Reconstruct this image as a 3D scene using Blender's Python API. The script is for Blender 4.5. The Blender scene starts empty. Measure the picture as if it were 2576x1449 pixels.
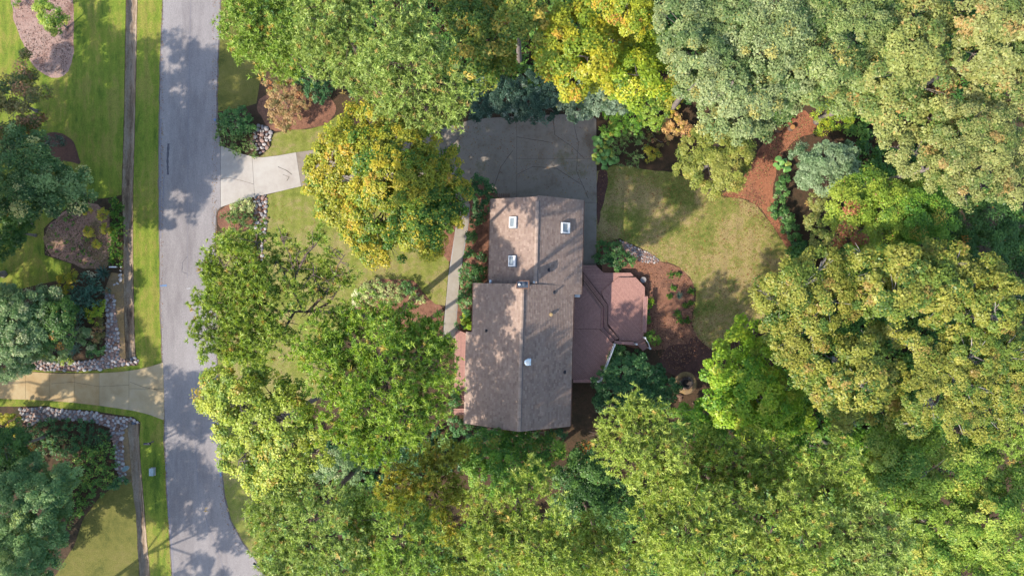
import bpy, bmesh, math, random
import numpy as np
from mathutils import Vector, Matrix, Quaternion, noise as mnoise

SC = bpy.context.scene
COL = SC.collection
rnd = random.Random(7)

# ---------------------------------------------------------------- camera, light, exposure
H = 70.0            # drone height (m)
S = 0.04            # metres on the ground per plan unit
CX, CY = 1288.0, 724.5
AZ = math.radians(36.0)      # shadows run this far north of east
EL = math.radians(38.5)      # sun elevation

cam = bpy.data.cameras.new('camera')
cam_o = bpy.data.objects.new('camera', cam)
COL.objects.link(cam_o)
cam_o.location = (0, 0, H)
cam.sensor_width = 36.0
cam.lens = 18.0 * H / (CX * S)
cam.clip_start = 0.5
cam.clip_end = 8000
SC.camera = cam_o

world = bpy.data.worlds.new('World')
SC.world = world
world.use_nodes = True
wn = world.node_tree
sky = wn.nodes.new('ShaderNodeTexSky')
sky.sky_type = 'NISHITA'
sky.sun_disc = False
sky.sun_elevation = EL
to_sun = Vector((-math.cos(AZ) * math.cos(EL), -math.sin(AZ) * math.cos(EL), math.sin(EL)))
sky.sun_rotation = math.atan2(to_sun.x, to_sun.y)
bg = wn.nodes['Background']
bg.inputs['Strength'].default_value = 0.15
wn.links.new(sky.outputs[0], bg.inputs['Color'])

sun = bpy.data.lights.new('sun', 'SUN')
sun.energy = 2.9
sun.angle = math.radians(0.5)
sun.color = (1.0, 0.93, 0.83)
sun_o = bpy.data.objects.new('sun', sun)
COL.objects.link(sun_o)
sun_o.location = (-60, -40, 80)
sun_o.rotation_euler = to_sun.to_track_quat('Z', 'Y').to_euler()

SC.view_settings.view_transform = 'Standard'
SC.view_settings.look = 'None'
SC.view_settings.exposure = 2.02
SC.view_settings.gamma = 1.0
SC.view_settings.use_curve_mapping = False
SC.render.engine = 'CYCLES'
SC.cycles.max_bounces = 5
SC.cycles.diffuse_bounces = 3
SC.cycles.transmission_bounces = 3
SC.cycles.transparent_max_bounces = 4

# ---------------------------------------------------------------- colour and material helpers
F = 0.31
def lin(c):
    c = c / 255.0
    return c / 12.92 if c <= 0.04045 else ((c + 0.055) / 1.055) ** 2.4
def A(r, g, b, f=None):
    f = F if f is None else f
    return (lin(r) * f, lin(g) * f, lin(b) * f, 1.0)

def new_mat(name):
    m = bpy.data.materials.new(name)
    m.use_nodes = True
    nt = m.node_tree
    return m, nt, nt.nodes['Principled BSDF']

def mat_noise(name, cols, scale=3.0, fine=40.0, fine_amt=0.35, bump=0.4, bump_dist=0.03, rough=0.9, coarse=0.35, distort=0.6, stretch=None, mow=None):
    """several natural colours mixed by two sizes of noise, fine grain on top, relief from the same grain"""
    m, nt, p = new_mat(name)
    N, L = nt.nodes, nt.links
    tc = N.new('ShaderNodeTexCoord')
    src = tc.outputs['Object']
    if stretch:
        mp = N.new('ShaderNodeMapping'); mp.inputs['Scale'].default_value = stretch
        L.new(src, mp.inputs['Vector']); src = mp.outputs[0]
    n1 = N.new('ShaderNodeTexNoise'); n1.inputs['Scale'].default_value = coarse; n1.inputs['Detail'].default_value = 4; n1.inputs['Distortion'].default_value = distort
    n2 = N.new('ShaderNodeTexNoise'); n2.inputs['Scale'].default_value = scale; n2.inputs['Detail'].default_value = 6; n2.inputs['Roughness'].default_value = 0.7
    n3 = N.new('ShaderNodeTexNoise'); n3.inputs['Scale'].default_value = fine; n3.inputs['Detail'].default_value = 3
    for n in (n1, n2, n3): L.new(src, n.inputs['Vector'])
    mx = N.new('ShaderNodeMath'); mx.operation = 'MULTIPLY_ADD'; mx.inputs[1].default_value = 0.55
    L.new(n1.outputs['Fac'], mx.inputs[0])
    m2 = N.new('ShaderNodeMath'); m2.operation = 'MULTIPLY'; m2.inputs[1].default_value = 0.45
    L.new(n2.outputs['Fac'], m2.inputs[0]); L.new(m2.outputs[0], mx.inputs[2])
    r = N.new('ShaderNodeValToRGB')
    k = len(cols)
    r.color_ramp.elements[0].position = 0.36; r.color_ramp.elements[1].position = 0.64
    r.color_ramp.elements[0].color = cols[0]; r.color_ramp.elements[1].color = cols[-1]
    for i in range(1, k - 1):
        e = r.color_ramp.elements.new(0.36 + 0.28 * i / (k - 1)); e.color = cols[i]
    L.new(mx.outputs[0], r.inputs[0])
    mr = N.new('ShaderNodeMapRange'); mr.inputs[1].default_value = 0.3; mr.inputs[2].default_value = 0.7
    mr.inputs[3].default_value = 1 - fine_amt; mr.inputs[4].default_value = 1 + fine_amt
    L.new(n3.outputs['Fac'], mr.inputs[0])
    mm = N.new('ShaderNodeMix'); mm.data_type = 'RGBA'; mm.blend_type = 'MULTIPLY'; mm.inputs[0].default_value = 1.0
    L.new(r.outputs[0], mm.inputs[6]); L.new(mr.outputs[0], mm.inputs[7])
    out = mm.outputs[2]
    if mow:      # faint passes left by the mower, and weeds and thin spots
        wv = N.new('ShaderNodeTexWave'); wv.bands_direction = 'X'; wv.inputs['Scale'].default_value = mow; wv.inputs['Distortion'].default_value = 1.2; wv.inputs['Detail'].default_value = 3; wv.inputs['Detail Scale'].default_value = .6
        L.new(tc.outputs['Object'], wv.inputs['Vector'])
        n4 = N.new('ShaderNodeTexVoronoi'); n4.inputs['Scale'].default_value = 1.1; L.new(tc.outputs['Object'], n4.inputs['Vector'])
        m4 = N.new('ShaderNodeMapRange'); m4.inputs[1].default_value = 0.0; m4.inputs[2].default_value = .35; m4.inputs[3].default_value = .82; m4.inputs[4].default_value = 1.0
        L.new(n4.outputs['Distance'], m4.inputs[0])
        m5 = N.new('ShaderNodeMapRange'); m5.inputs[3].default_value = .93; m5.inputs[4].default_value = 1.07; L.new(wv.outputs['Fac'], m5.inputs[0])
        mu = N.new('ShaderNodeMath'); mu.operation = 'MULTIPLY'; L.new(m4.outputs[0], mu.inputs[0]); L.new(m5.outputs[0], mu.inputs[1])
        mw = N.new('ShaderNodeMix'); mw.data_type = 'RGBA'; mw.blend_type = 'MULTIPLY'; mw.inputs[0].default_value = 1.0
        L.new(out, mw.inputs[6]); L.new(mu.outputs[0], mw.inputs[7]); out = mw.outputs[2]
    L.new(out, p.inputs['Base Color'])
    p.inputs['Roughness'].default_value = rough
    p.inputs['Specular IOR Level'].default_value = 0.2
    if bump:
        b = N.new('ShaderNodeBump'); b.inputs['Strength'].default_value = bump; b.inputs['Distance'].default_value = bump_dist
        ad = N.new('ShaderNodeMath'); ad.operation = 'ADD'
        L.new(n3.outputs['Fac'], ad.inputs[0]); L.new(n2.outputs['Fac'], ad.inputs[1])
        L.new(ad.outputs[0], b.inputs['Height']); L.new(b.outputs[0], p.inputs['Normal'])
    return m

def mat_plain(name, col, rough=0.6, metal=0.0, var=0.12, scale=6.0):
    m, nt, p = new_mat(name)
    N, L = nt.nodes, nt.links
    tc = N.new('ShaderNodeTexCoord')
    n = N.new('ShaderNodeTexNoise'); n.inputs['Scale'].default_value = scale; n.inputs['Detail'].default_value = 5
    L.new(tc.outputs['Object'], n.inputs['Vector'])
    r = N.new('ShaderNodeValToRGB')
    r.color_ramp.elements[0].position = 0.3; r.color_ramp.elements[1].position = 0.7
    r.color_ramp.elements[0].color = tuple(c * (1 - var) for c in col[:3]) + (1,)
    r.color_ramp.elements[1].color = tuple(min(1, c * (1 + var)) for c in col[:3]) + (1,)
    L.new(n.outputs['Fac'], r.inputs[0]); L.new(r.outputs[0], p.inputs['Base Color'])
    p.inputs['Roughness'].default_value = rough; p.inputs['Metallic'].default_value = metal
    p.inputs['Specular IOR Level'].default_value = 0.3
    return m

def mat_attr(name, rough=0.85, trans=0.0, gloss=0.06, noise_amt=0.0, noise_scale=25.0):
    """colour carried by each piece (a face attribute); optional translucency for leaves"""
    m, nt, p = new_mat(name)
    N, L = nt.nodes, nt.links
    at = N.new('ShaderNodeAttribute'); at.attribute_name = 'tint'
    colour = at.outputs['Color']
    if noise_amt:
        tc = N.new('ShaderNodeTexCoord'); n = N.new('ShaderNodeTexNoise'); n.inputs['Scale'].default_value = noise_scale; n.inputs['Detail'].default_value = 4
        L.new(tc.outputs['Object'], n.inputs['Vector'])
        mr = N.new('ShaderNodeMapRange'); mr.inputs[1].default_value = 0.3; mr.inputs[2].default_value = 0.7
        mr.inputs[3].default_value = 1 - noise_amt; mr.inputs[4].default_value = 1 + noise_amt
        L.new(n.outputs['Fac'], mr.inputs[0])
        mm = N.new('ShaderNodeMix'); mm.data_type = 'RGBA'; mm.blend_type = 'MULTIPLY'; mm.inputs[0].default_value = 1.0
        L.new(colour, mm.inputs[6]); L.new(mr.outputs[0], mm.inputs[7]); colour = mm.outputs[2]
    if trans:
        N.remove(p)
        d = N.new('ShaderNodeBsdfDiffuse'); t = N.new('ShaderNodeBsdfTranslucent'); g = N.new('ShaderNodeBsdfGlossy')
        g.inputs['Roughness'].default_value = 0.45; g.inputs['Color'].default_value = (1, 1, 1, 1)
        L.new(colour, d.inputs['Color'])
        hs = N.new('ShaderNodeHueSaturation'); hs.inputs['Saturation'].default_value = 1.15; hs.inputs['Value'].default_value = 1.2
        L.new(colour, hs.inputs['Color']); L.new(hs.outputs[0], t.inputs['Color'])
        a = N.new('ShaderNodeMixShader'); a.inputs[0].default_value = trans
        L.new(d.outputs[0], a.inputs[1]); L.new(t.outputs[0], a.inputs[2])
        b = N.new('ShaderNodeMixShader'); b.inputs[0].default_value = gloss
        L.new(a.outputs[0], b.inputs[1]); L.new(g.outputs[0], b.inputs[2])
        L.new(b.outputs[0], N['Material Output'].inputs['Surface'])
    else:
        L.new(colour, p.inputs['Base Color'])
        p.inputs['Roughness'].default_value = rough
        p.inputs['Specular IOR Level'].default_value = 0.2
    return m

M = {}
M['leaf'] = mat_attr('leaf', trans=0.42, gloss=0.012)
M['needle'] = mat_attr('needle', trans=0.36, gloss=0.012)
M['bark_grey'] = mat_plain('bark_grey', A(165, 150, 140), 0.9, var=0.35, scale=9)
M['bark_pale'] = mat_plain('bark_pale', A(214, 202, 190), 0.9, var=0.25, scale=9)
M['bark_pine'] = mat_plain('bark_pine', A(135, 112, 98), 0.9, var=0.35, scale=9)
M['litter'] = mat_noise('leaf_litter', [A(66, 56, 38), A(92, 74, 50), A(112, 84, 60), A(78, 74, 44)], scale=2.5, fine=22, fine_amt=0.55, bump=0.8, bump_dist=0.05)
M['mulch_red'] = mat_noise('pine_straw', [A(118, 84, 66), A(164, 114, 88), A(186, 132, 104), A(138, 100, 80)], scale=3, fine=26, fine_amt=0.5, bump=0.8, bump_dist=0.04)
M['dirt_red'] = mat_noise('red_dirt', [A(130, 84, 62), A(190, 120, 86), A(210, 138, 100), A(156, 102, 78)], scale=2.5, fine=22, fine_amt=0.5, bump=0.8, bump_dist=0.05)
M['mulch_tan'] = mat_noise('bark_mulch', [A(160, 118, 102), A(206, 164, 146), A(222, 184, 166), A(176, 140, 118)], scale=4, fine=24, fine_amt=0.45, bump=0.9, bump_dist=0.05)
M['mulch_dark'] = mat_noise('dark_mulch', [A(86, 60, 54), A(122, 86, 74), A(140, 98, 82)], scale=3, fine=26, fine_amt=0.5, bump=0.8, bump_dist=0.04)
M['mulch_brown'] = mat_noise('brown_mulch', [A(150, 112, 92), A(200, 152, 128), A(214, 166, 142), A(160, 140, 90), A(190, 140, 116)], scale=4, fine=20, fine_amt=0.5, bump=0.9, bump_dist=0.05)
M['soil_tan'] = mat_noise('bare_soil', [A(150, 118, 72), A(196, 160, 106), A(176, 146, 110), A(140, 120, 70)], scale=2, fine=18, fine_amt=0.3, bump=0.6)
M['lawn_green'] = mat_noise('lawn_green', [A(98, 128, 30), A(136, 158, 44), A(156, 170, 54), A(180, 172, 76), A(150, 164, 50)], scale=1.8, fine=16, fine_amt=0.4, bump=0.9, bump_dist=0.05, stretch=(1.6, 0.5, 1), mow=.35)
M['lawn_front'] = mat_noise('lawn_front', [A(134, 146, 52), A(156, 162, 66), A(168, 168, 80), A(190, 172, 110), A(160, 164, 72)], scale=2.2, fine=15, fine_amt=0.36, bump=0.9, bump_dist=0.05, mow=.3)
M['lawn_back'] = mat_noise('lawn_back', [A(114, 132, 50), A(148, 154, 68), A(176, 166, 90), A(206, 178, 122), A(160, 160, 78)], scale=2.4, fine=12, fine_amt=0.42, bump=0.9, bump_dist=0.05, coarse=0.25, mow=.22)
M['olive_turf'] = mat_noise('lawn_olive', [A(112, 116, 44), A(144, 140, 62), A(158, 146, 78)], scale=2.0, fine=16, fine_amt=0.3, bump=0.9, bump_dist=0.05)  # dull olive turf of the upper verge and the lower left lawn
M['ditch'] = mat_noise('ditch_earth', [A(124, 98, 76), A(184, 154, 122), A(206, 182, 154), A(140, 112, 84)], scale=2, fine=16, fine_amt=0.3, bump=0.6, stretch=(2.5, 0.35, 1))
M['asphalt'] = mat_noise('asphalt', [A(164, 154, 150), A(184, 174, 169), A(198, 188, 182)], scale=1.0, fine=24, fine_amt=0.26, bump=0.35, bump_dist=0.01, stretch=(1.8, 0.35, 1), coarse=0.2)
M['asphalt_edge'] = mat_noise('asphalt_edge', [A(120, 108, 100), A(150, 136, 124), A(170, 150, 130)], scale=3, fine=30, fine_amt=0.3, bump=0.4)
M['concrete_pale'] = mat_noise('concrete_pale', [A(214, 200, 184), A(228, 216, 200), A(236, 226, 210)], scale=1.5, fine=24, fine_amt=0.06, bump=0.1, bump_dist=0.005)
M['concrete_tan'] = mat_noise('concrete_tan', [A(206, 170, 116), A(222, 190, 138), A(232, 206, 156)], scale=1.3, fine=20, fine_amt=0.08, bump=0.1, bump_dist=0.005)
M['concrete_tan_two'] = mat_noise('concrete_buff', [A(206, 180, 136), A(222, 198, 154), A(228, 206, 168)], scale=1.3, fine=20, fine_amt=0.08, bump=0.1, bump_dist=0.005)
M['concrete_old'] = mat_noise('concrete_old', [A(160, 142, 122), A(182, 166, 146), A(192, 176, 158), A(166, 156, 126)], scale=1.1, fine=22, fine_amt=0.1, bump=0.15, bump_dist=0.006, coarse=0.25)
M['walk'] = mat_noise('concrete_walk', [A(188, 172, 150), A(204, 190, 170), A(212, 200, 182)], scale=1.6, fine=22, fine_amt=0.08, bump=0.1, bump_dist=0.005)
M['joint'] = mat_plain('joint_dark', A(96, 84, 76), 0.95)
M['shingle'] = mat_attr('shingle', rough=0.95, noise_amt=0.12, noise_scale=30)
M['board'] = mat_attr('deck_board', rough=0.7, noise_amt=0.14, noise_scale=6)
M['trim_brown'] = mat_plain('trim_brown', A(150, 112, 92), 0.8)
M['siding'] = mat_plain('siding_tan', A(190, 166, 140), 0.8)
M['white'] = mat_plain('white_paint', (0.5, 0.48, 0.45, 1), 0.6, var=0.05)
M['metal_dark'] = mat_plain('dark_metal', (0.05, 0.06, 0.075, 1), 0.45, 0.4)
M['galv'] = mat_plain('galvanised', (0.55, 0.6, 0.64, 1), 0.35, 0.6, var=0.06)
M['glass'] = mat_plain('skylight_glass', (0.12, 0.14, 0.15, 1), 0.35, 0.0)
M['rubber'] = mat_plain('black_rubber', (0.02, 0.02, 0.025, 1), 0.6)
M['stone_white'] = mat_noise('stone_white', [A(214, 200, 190), A(238, 226, 216), A(246, 238, 230)], scale=4, fine=14, fine_amt=0.15, bump=0.4)
M['stone_grey'] = mat_noise('stone_grey', [A(160, 152, 148), A(192, 184, 180), A(208, 200, 194)], scale=4, fine=14, fine_amt=0.2, bump=0.4)
M['stone_rose'] = mat_noise('stone_rose', [A(170, 134, 120), A(200, 166, 150), A(212, 182, 166)], scale=4, fine=14, fine_amt=0.2, bump=0.4)
M['stone_brown'] = mat_noise('stone_brown', [A(120, 90, 74), A(156, 122, 100), A(170, 138, 114)], scale=4, fine=14, fine_amt=0.2, bump=0.4)
M['paint_blue'] = mat_plain('blue_marking', A(130, 164, 205), 0.9)
M['paint_orange'] = mat_plain('orange_marking', A(224, 190, 130), 0.9)
M['paint_pale'] = mat_plain('pale_marking', A(214, 210, 206), 0.9)
M['tar'] = mat_plain('tar', A(110, 106, 112), 0.8)
M['tar_faint'] = mat_plain('old_tar', A(164, 157, 161), 0.8)
M['utility'] = mat_plain('utility_pale', A(206, 222, 222), 0.5)
M['utility_green'] = mat_plain('utility_grey', A(160, 186, 180), 0.5)
M['log_end'] = mat_plain('log_end', A(224, 160, 92), 0.8)
M['ear_leaf'] = mat_plain('broad_leaf', A(140, 196, 92), 0.5, var=0.3, scale=2)
M['ear_leaf_yellow'] = mat_plain('broad_leaf_yellow', A(190, 206, 80), 0.5, var=0.25, scale=2)
M['yucca'] = mat_plain('yucca_leaf', A(140, 172, 136), 0.5, var=0.3, scale=3)
M['yucca_dark'] = mat_plain('yucca_leaf_dark', A(84, 122, 98), 0.5, var=0.3, scale=3)
M['cream'] = mat_plain('cream_flower', A(238, 226, 178), 0.7)

# ---------------------------------------------------------------- geometry helpers
def W(px, py, z=0.0):
    """a plan point seen at height z -> its place in the world"""
    k = (H - z) / H
    return ((px - CX) * S * k, (CY - py) * S * k)

def props(o, label=None, cat=None, group=None, kind=None):
    if label: o['label'] = label
    if cat: o['category'] = cat
    if group: o['group'] = group
    if kind: o['kind'] = kind
    return o

def link(name, me, mat=None, parent=None, loc=(0, 0, 0), rot=(0, 0, 0)):
    o = bpy.data.objects.new(name, me)
    COL.objects.link(o)
    if mat is not None and me is not None:
        for m in (mat if isinstance(mat, (list, tuple)) else [mat]): me.materials.append(m)
    o.location = loc; o.rotation_euler = rot
    if parent is not None: o.parent = parent
    return o

def empty(name, loc=(0, 0, 0), rotz=0.0):
    o = bpy.data.objects.new(name, None)
    COL.objects.link(o)
    o.location = loc; o.rotation_euler = (0, 0, rotz)
    o.empty_display_size = 0.3
    return o

def mesh_np(name, V, faces, cols=None):
    """faces: list of (n,k) index arrays; cols: list of (n,3) face colours"""
    me = bpy.data.meshes.new(name)
    V = np.asarray(V, np.float32)
    me.vertices.add(len(V)); me.vertices.foreach_set('co', V.ravel())
    starts, loops, s = [], [], 0
    for f in faces:
        f = np.asarray(f, np.int32)
        n, k = f.shape
        starts.append(s + np.arange(n) * k); loops.append(f.ravel()); s += n * k
    starts = np.concatenate(starts).astype(np.int32); loops = np.concatenate(loops).astype(np.int32)
    me.loops.add(len(loops)); me.loops.foreach_set('vertex_index', loops)
    me.polygons.add(len(starts)); me.polygons.foreach_set('loop_start', starts)
    me.update(calc_edges=True)
    if cols is not None:
        c = np.concatenate(cols).astype(np.float32)
        c = np.concatenate([c, np.ones((len(c), 1), np.float32)], 1)
        a = me.attributes.new('tint', 'FLOAT_COLOR', 'FACE')
        a.data.foreach_set('color', c.ravel())
    me.validate()
    return me

class MB:
    """collects faces for one mesh"""
    def __init__(s): s.v = []; s.f = []; s.c = []
    def face(s, pts, c=None):
        i = len(s.v); s.v.extend([tuple(p) for p in pts]); s.f.append(tuple(range(i, i + len(pts)))); s.c.append(c)
    def box(s, c, d, rz=0.0, col=None):
        cx, cy, cz = c; a, b, e = d[0] / 2, d[1] / 2, d[2] / 2
        co, si = math.cos(rz), math.sin(rz)
        def q(x, y, z): return (cx + x * co - y * si, cy + x * si + y * co, cz + z)
        P = [q(x, y, z) for z in (-e, e) for (x, y) in ((-a, -b), (a, -b), (a, b), (-a, b))]
        s.hexa(P, col)
    def hexa(s, P, col=None):
        i = len(s.v); s.v.extend(P)
        for f in ((3, 2, 1, 0), (4, 5, 6, 7), (0, 1, 5, 4), (1, 2, 6, 5), (2, 3, 7, 6), (3, 0, 4, 7)):
            s.f.append(tuple(i + j for j in f)); s.c.append(col)
    def prism(s, poly, z0, z1, col=None):
        n = len(poly); i = len(s.v)
        s.v.extend([(x, y, z0) for x, y in poly]); s.v.extend([(x, y, z1) for x, y in poly])
        s.f.append(tuple(i + n + j for j in range(n))); s.c.append(col)
        s.f.append(tuple(i + n - 1 - j for j in range(n))); s.c.append(col)
        for j in range(n):
            k = (j + 1) % n
            s.f.append((i + j, i + k, i + n + k, i + n + j)); s.c.append(col)
    def tube(s, pts, rad, n=7, col=None, caps=True):
        pts = [Vector(p) for p in pts]; rings = []
        for j, p in enumerate(pts):
            t = (pts[min(j + 1, len(pts) - 1)] - pts[max(j - 1, 0)]).normalized()
            u = t.cross(Vector((0.31, 0.87, 0.38))); u = u.normalized() if u.length > 1e-4 else Vector((1, 0, 0))
            w = t.cross(u)
            i = len(s.v)
            for q in range(n):
                a = 2 * math.pi * q / n
                s.v.append(tuple(p + (u * math.cos(a) + w * math.sin(a)) * rad[j]))
            rings.append(i)
        for j in range(len(pts) - 1):
            for q in range(n):
                r = (q + 1) % n
                s.f.append((rings[j] + q, rings[j] + r, rings[j + 1] + r, rings[j + 1] + q)); s.c.append(col)
        if caps:
            s.f.append(tuple(rings[0] + n - 1 - q for q in range(n))); s.c.append(col)
            s.f.append(tuple(rings[-1] + q for q in range(n))); s.c.append(col)
    def lathe(s, prof, c=(0, 0, 0), n=20, col=None):
        rings = []
        for r, z in prof:
            i = len(s.v)
            for q in range(n):
                a = 2 * math.pi * q / n
                s.v.append((c[0] + r * math.cos(a), c[1] + r * math.sin(a), c[2] + z))
            rings.append(i)
        for j in range(len(prof) - 1):
            for q in range(n):
                r = (q + 1) % n
                s.f.append((rings[j] + q, rings[j] + r, rings[j + 1] + r, rings[j + 1] + q)); s.c.append(col)
        s.f.append(tuple(rings[0] + n - 1 - q for q in range(n))); s.c.append(col)
        s.f.append(tuple(rings[-1] + q for q in range(n))); s.c.append(col)
    def build(s, name, mat=None, parent=None, loc=(0, 0, 0), rot=(0, 0, 0), smooth=False):
        me = bpy.data.meshes.new(name)
        me.from_pydata(s.v, [], s.f)
        if any(c is not None for c in s.c):
            a = me.attributes.new('tint', 'FLOAT_COLOR', 'FACE')
            a.data.foreach_set('color', np.array([tuple((c or (0.2, 0.2, 0.2))[:3]) + (1,) for c in s.c], np.float32).ravel())
        if smooth: me.polygons.foreach_set('use_smooth', [True] * len(me.polygons))
        me.update()
        return link(name, me, mat, parent, loc, rot)

def wobble(poly, step=0.5, amp=0.08, seed=0.0, close=True):
    """natural, uneven outline through the given corner points (world metres)"""
    out, n = [], len(poly)
    for i in range(n if close else n - 1):
        a, b = Vector(poly[i]), Vector(poly[(i + 1) % n])
        k = max(1, int((b - a).length / step))
        for j in range(k):
            p = a.lerp(b, j / k)
            v = mnoise.noise_vector((p.x * 0.9 + seed, p.y * 0.9, seed * 1.7))
            v2 = mnoise.noise_vector((p.x * 3.1 + seed, p.y * 3.1, seed))
            out.append((p.x + amp * (v.x + 0.5 * v2.x), p.y + amp * (v.y + 0.5 * v2.y)))
    if not close: out.append(tuple(poly[-1]))
    return out

def smooth_poly(pts, it=2, close=True):
    for _ in range(it):
        q, n = [], len(pts)
        for i in range(n if close else n - 1):
            a, b = pts[i], pts[(i + 1) % n]
            q.append((a[0] * .75 + b[0] * .25, a[1] * .75 + b[1] * .25)); q.append((a[0] * .25 + b[0] * .75, a[1] * .25 + b[1] * .75))
        if not close: q = [pts[0]] + q + [pts[-1]]
        pts = q
    return pts

def sheet(name, plan, z, mat, amp=0.06, smooth=None, thick=None, parent=None, seed=None, **kw):
    pts = [W(*p) for p in plan]
    if smooth is None: smooth = 2 if name in ('mulch_bed', 'dirt_path', 'worn_earth') else 0
    if name in ('mulch_bed', 'dirt_path', 'worn_earth'): amp = max(amp, .17)
    if smooth: pts = smooth_poly(pts, smooth)
    if amp: pts = wobble(pts, 0.45, amp, seed if seed is not None else len(plan) * 1.37 + plan[0][0] * 0.01)
    mb = MB()
    ar = sum(pts[i][0] * pts[(i + 1) % len(pts)][1] - pts[(i + 1) % len(pts)][0] * pts[i][1] for i in range(len(pts)))
    if ar < 0: pts = pts[::-1]
    if thick: mb.prism(pts, z - thick, z)
    else: mb.face([(x, y, z) for x, y in pts])
    o = mb.build(name, mat, parent)
    return props(o, kind=kw.get('kind', 'structure' if parent is None else None), label=kw.get('label'), cat=kw.get('cat'))

def inside(p, poly):
    x, y = p; c = False; n = len(poly)
    for i in range(n):
        x1, y1 = poly[i]; x2, y2 = poly[(i + 1) % n]
        if (y1 > y) != (y2 > y) and x < (x2 - x1) * (y - y1) / (y2 - y1) + x1: c = not c
    return c

# ---------------------------------------------------------------- the ground with its roadside ditch
def interp(tab, y):
    if y <= tab[0][0]: return tab[0][1]
    for (a, va), (b, vb) in zip(tab, tab[1:]):
        if y <= b: return va + (vb - va) * (y - a) / (b - a)
    return tab[-1][1]
DL = [(-260, 320), (0, 318), (100, 316), (300, 313), (480, 307), (600, 311), (700, 311), (800, 313), (905, 318), (1062, 320), (1180, 330), (1260, 335), (1320, 341), (1449, 352), (1750, 380)]
DR = [(-260, 347), (0, 345), (150, 342), (300, 339), (480, 334), (650, 334), (850, 338), (905, 341), (1062, 347), (1150, 352), (1250, 360), (1350, 368), (1449, 377), (1750, 405)]
def depth(y):
    if y < -250 or y > 1740: return 0.0
    if 906 < y < 1061: return 0.0
    return 0.34 + 0.06 * math.sin(y * 0.05) + 0.04 * math.sin(y * 0.17)
ys = [-260, -250] + list(range(-240, 900, 12)) + [905, 907, 930, 960, 990, 1020, 1045, 1060, 1062] + list(range(1074, 1740, 12)) + [1739, 1750]
FAR = 2500.0
V, Fq, mi = [], [], []
rows = []
for y in [None] + ys + ['end']:
    yy = -260 if y is None else (1750 if y == 'end' else y)
    l, r, d = interp(DL, yy), interp(DR, yy), depth(yy)
    l += 2.0 * mnoise.noise((yy * 0.06, 1, 0)); r += 2.0 * mnoise.noise((yy * 0.06, 7, 0))
    w = r - l
    xs = [(-FAR, 0), (W(l, yy)[0], 0), (W(l + w * 0.16, yy)[0], -d * 0.8), (W(l + w * 0.45, yy)[0], -d), (W(l + w * 0.72, yy)[0], -d * 0.75), (W(r, yy)[0], 0), (FAR, 0)]
    wy = FAR if y is None else (-FAR if y == 'end' else W(0, yy)[1])
    i = len(V); V.extend([(x, wy, z) for x, z in xs]); rows.append((i, d))
for (a, da), (b, db) in zip(rows, rows[1:]):
    for k in range(6):
        Fq.append((a + k, b + k, b + k + 1, a + k + 1)); mi.append(1 if 1 <= k <= 4 and (da or db) else 0)
me = bpy.data.meshes.new('ground'); me.from_pydata(V, [], Fq); me.update()
g = link('ground', me, [M['litter'], M['ditch']])
me.polygons.foreach_set('material_index', mi)
props(g, kind='structure')

road_l = [(414, -260), (411, 0), (404, 180), (401, 400), (402, 560), (405, 800), (412, 950), (415, 1100), (422, 1250), (434, 1449), (452, 1750)]
road_r = [(556, -260), (554, 0), (549, 120), (545, 250), (544, 300), (551, 345), (555, 380), (555, 520), (544, 532), (541, 600), (545, 900), (552, 1050), (558, 1190), (564, 1250), (580, 1310), (610, 1365), (640, 1405), (665, 1449), (760, 1600), (860, 1750)]
sheet('road_edge', [(x - 3, y) for x, y in road_l] + [(x + 3, y) for x, y in road_r[::-1]], 0.012, M['asphalt_edge'], amp=0.09)
road = sheet('road', road_l + road_r[::-1], 0.03, M['asphalt'], amp=0.035, thick=0.028)

lawn_l = [(-420, -260), (-420, 745), (0, 740), (100, 715), (175, 700), (180, 664), (112, 642), (110, 575), (150, 537), (195, 505), (275, 498)]
sheet('lawn', lawn_l + [(interp(DL, y) - 1.5, y) for y in range(490, -260, -40)] + [(318, -260)], 0.008, M['lawn_green'], amp=0.03)
verge = [(interp(DR, y) + 1.5, y) for y in range(-260, 900, 40)] + [(343, 896), (351, 908), (345, 919), (300, 922), (250, 931), (180, 935), (110, 933), (60, 928), (0, 926), (-420, 925), (-420, 935), (0, 932), (260, 940), (345, 932), (411, 912)] + [(x - 2, y) for x, y in road_l[::-1] if y < 900]
sheet('roadside_verge', verge, 0.008, M['lawn_green'], amp=0.03)
verge2 = [(-420, 1000), (0, 1001), (140, 1006), (255, 1018), (320, 1028), (370, 1038), (412, 1054)] + [(x - 2, y) for x, y in road_l if y > 1060] + [(interp(DR, y) + 1.5, y) for y in range(1740, 1066, -40)] + [(354, 1062), (335, 1048), (302, 1044), (222, 1031), (153, 1027), (120, 1021), (50, 1022), (0, 1022), (-420, 1020)]
sheet('roadside_verge', verge2, 0.008, M['lawn_green'], amp=0.03)
sheet('lawn', [(306, 1210), (332, 1212), (338, 1262), (344, 1320), (350, 1449), (374, 1740), (120, 1750), (138, 1449), (185, 1375), (212, 1300), (250, 1250)], 0.008, M['olive_turf'], amp=0.08)
sheet('roadside_verge', [(556, -260), (553, 0), (549, 120), (545, 282), (600, 274), (645, 262), (655, 200), (720, 120), (760, -260)], 0.008, M['olive_turf'], amp=0.06)
sheet('lawn', [(650, 398), (664, 385), (680, 360), (686, 338), (720, 328), (770, 326), (815, 316), (850, 290), (880, 330), (840, 372), (786, 380), (740, 386)], 0.008, M['lawn_front'], amp=0.06)
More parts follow.
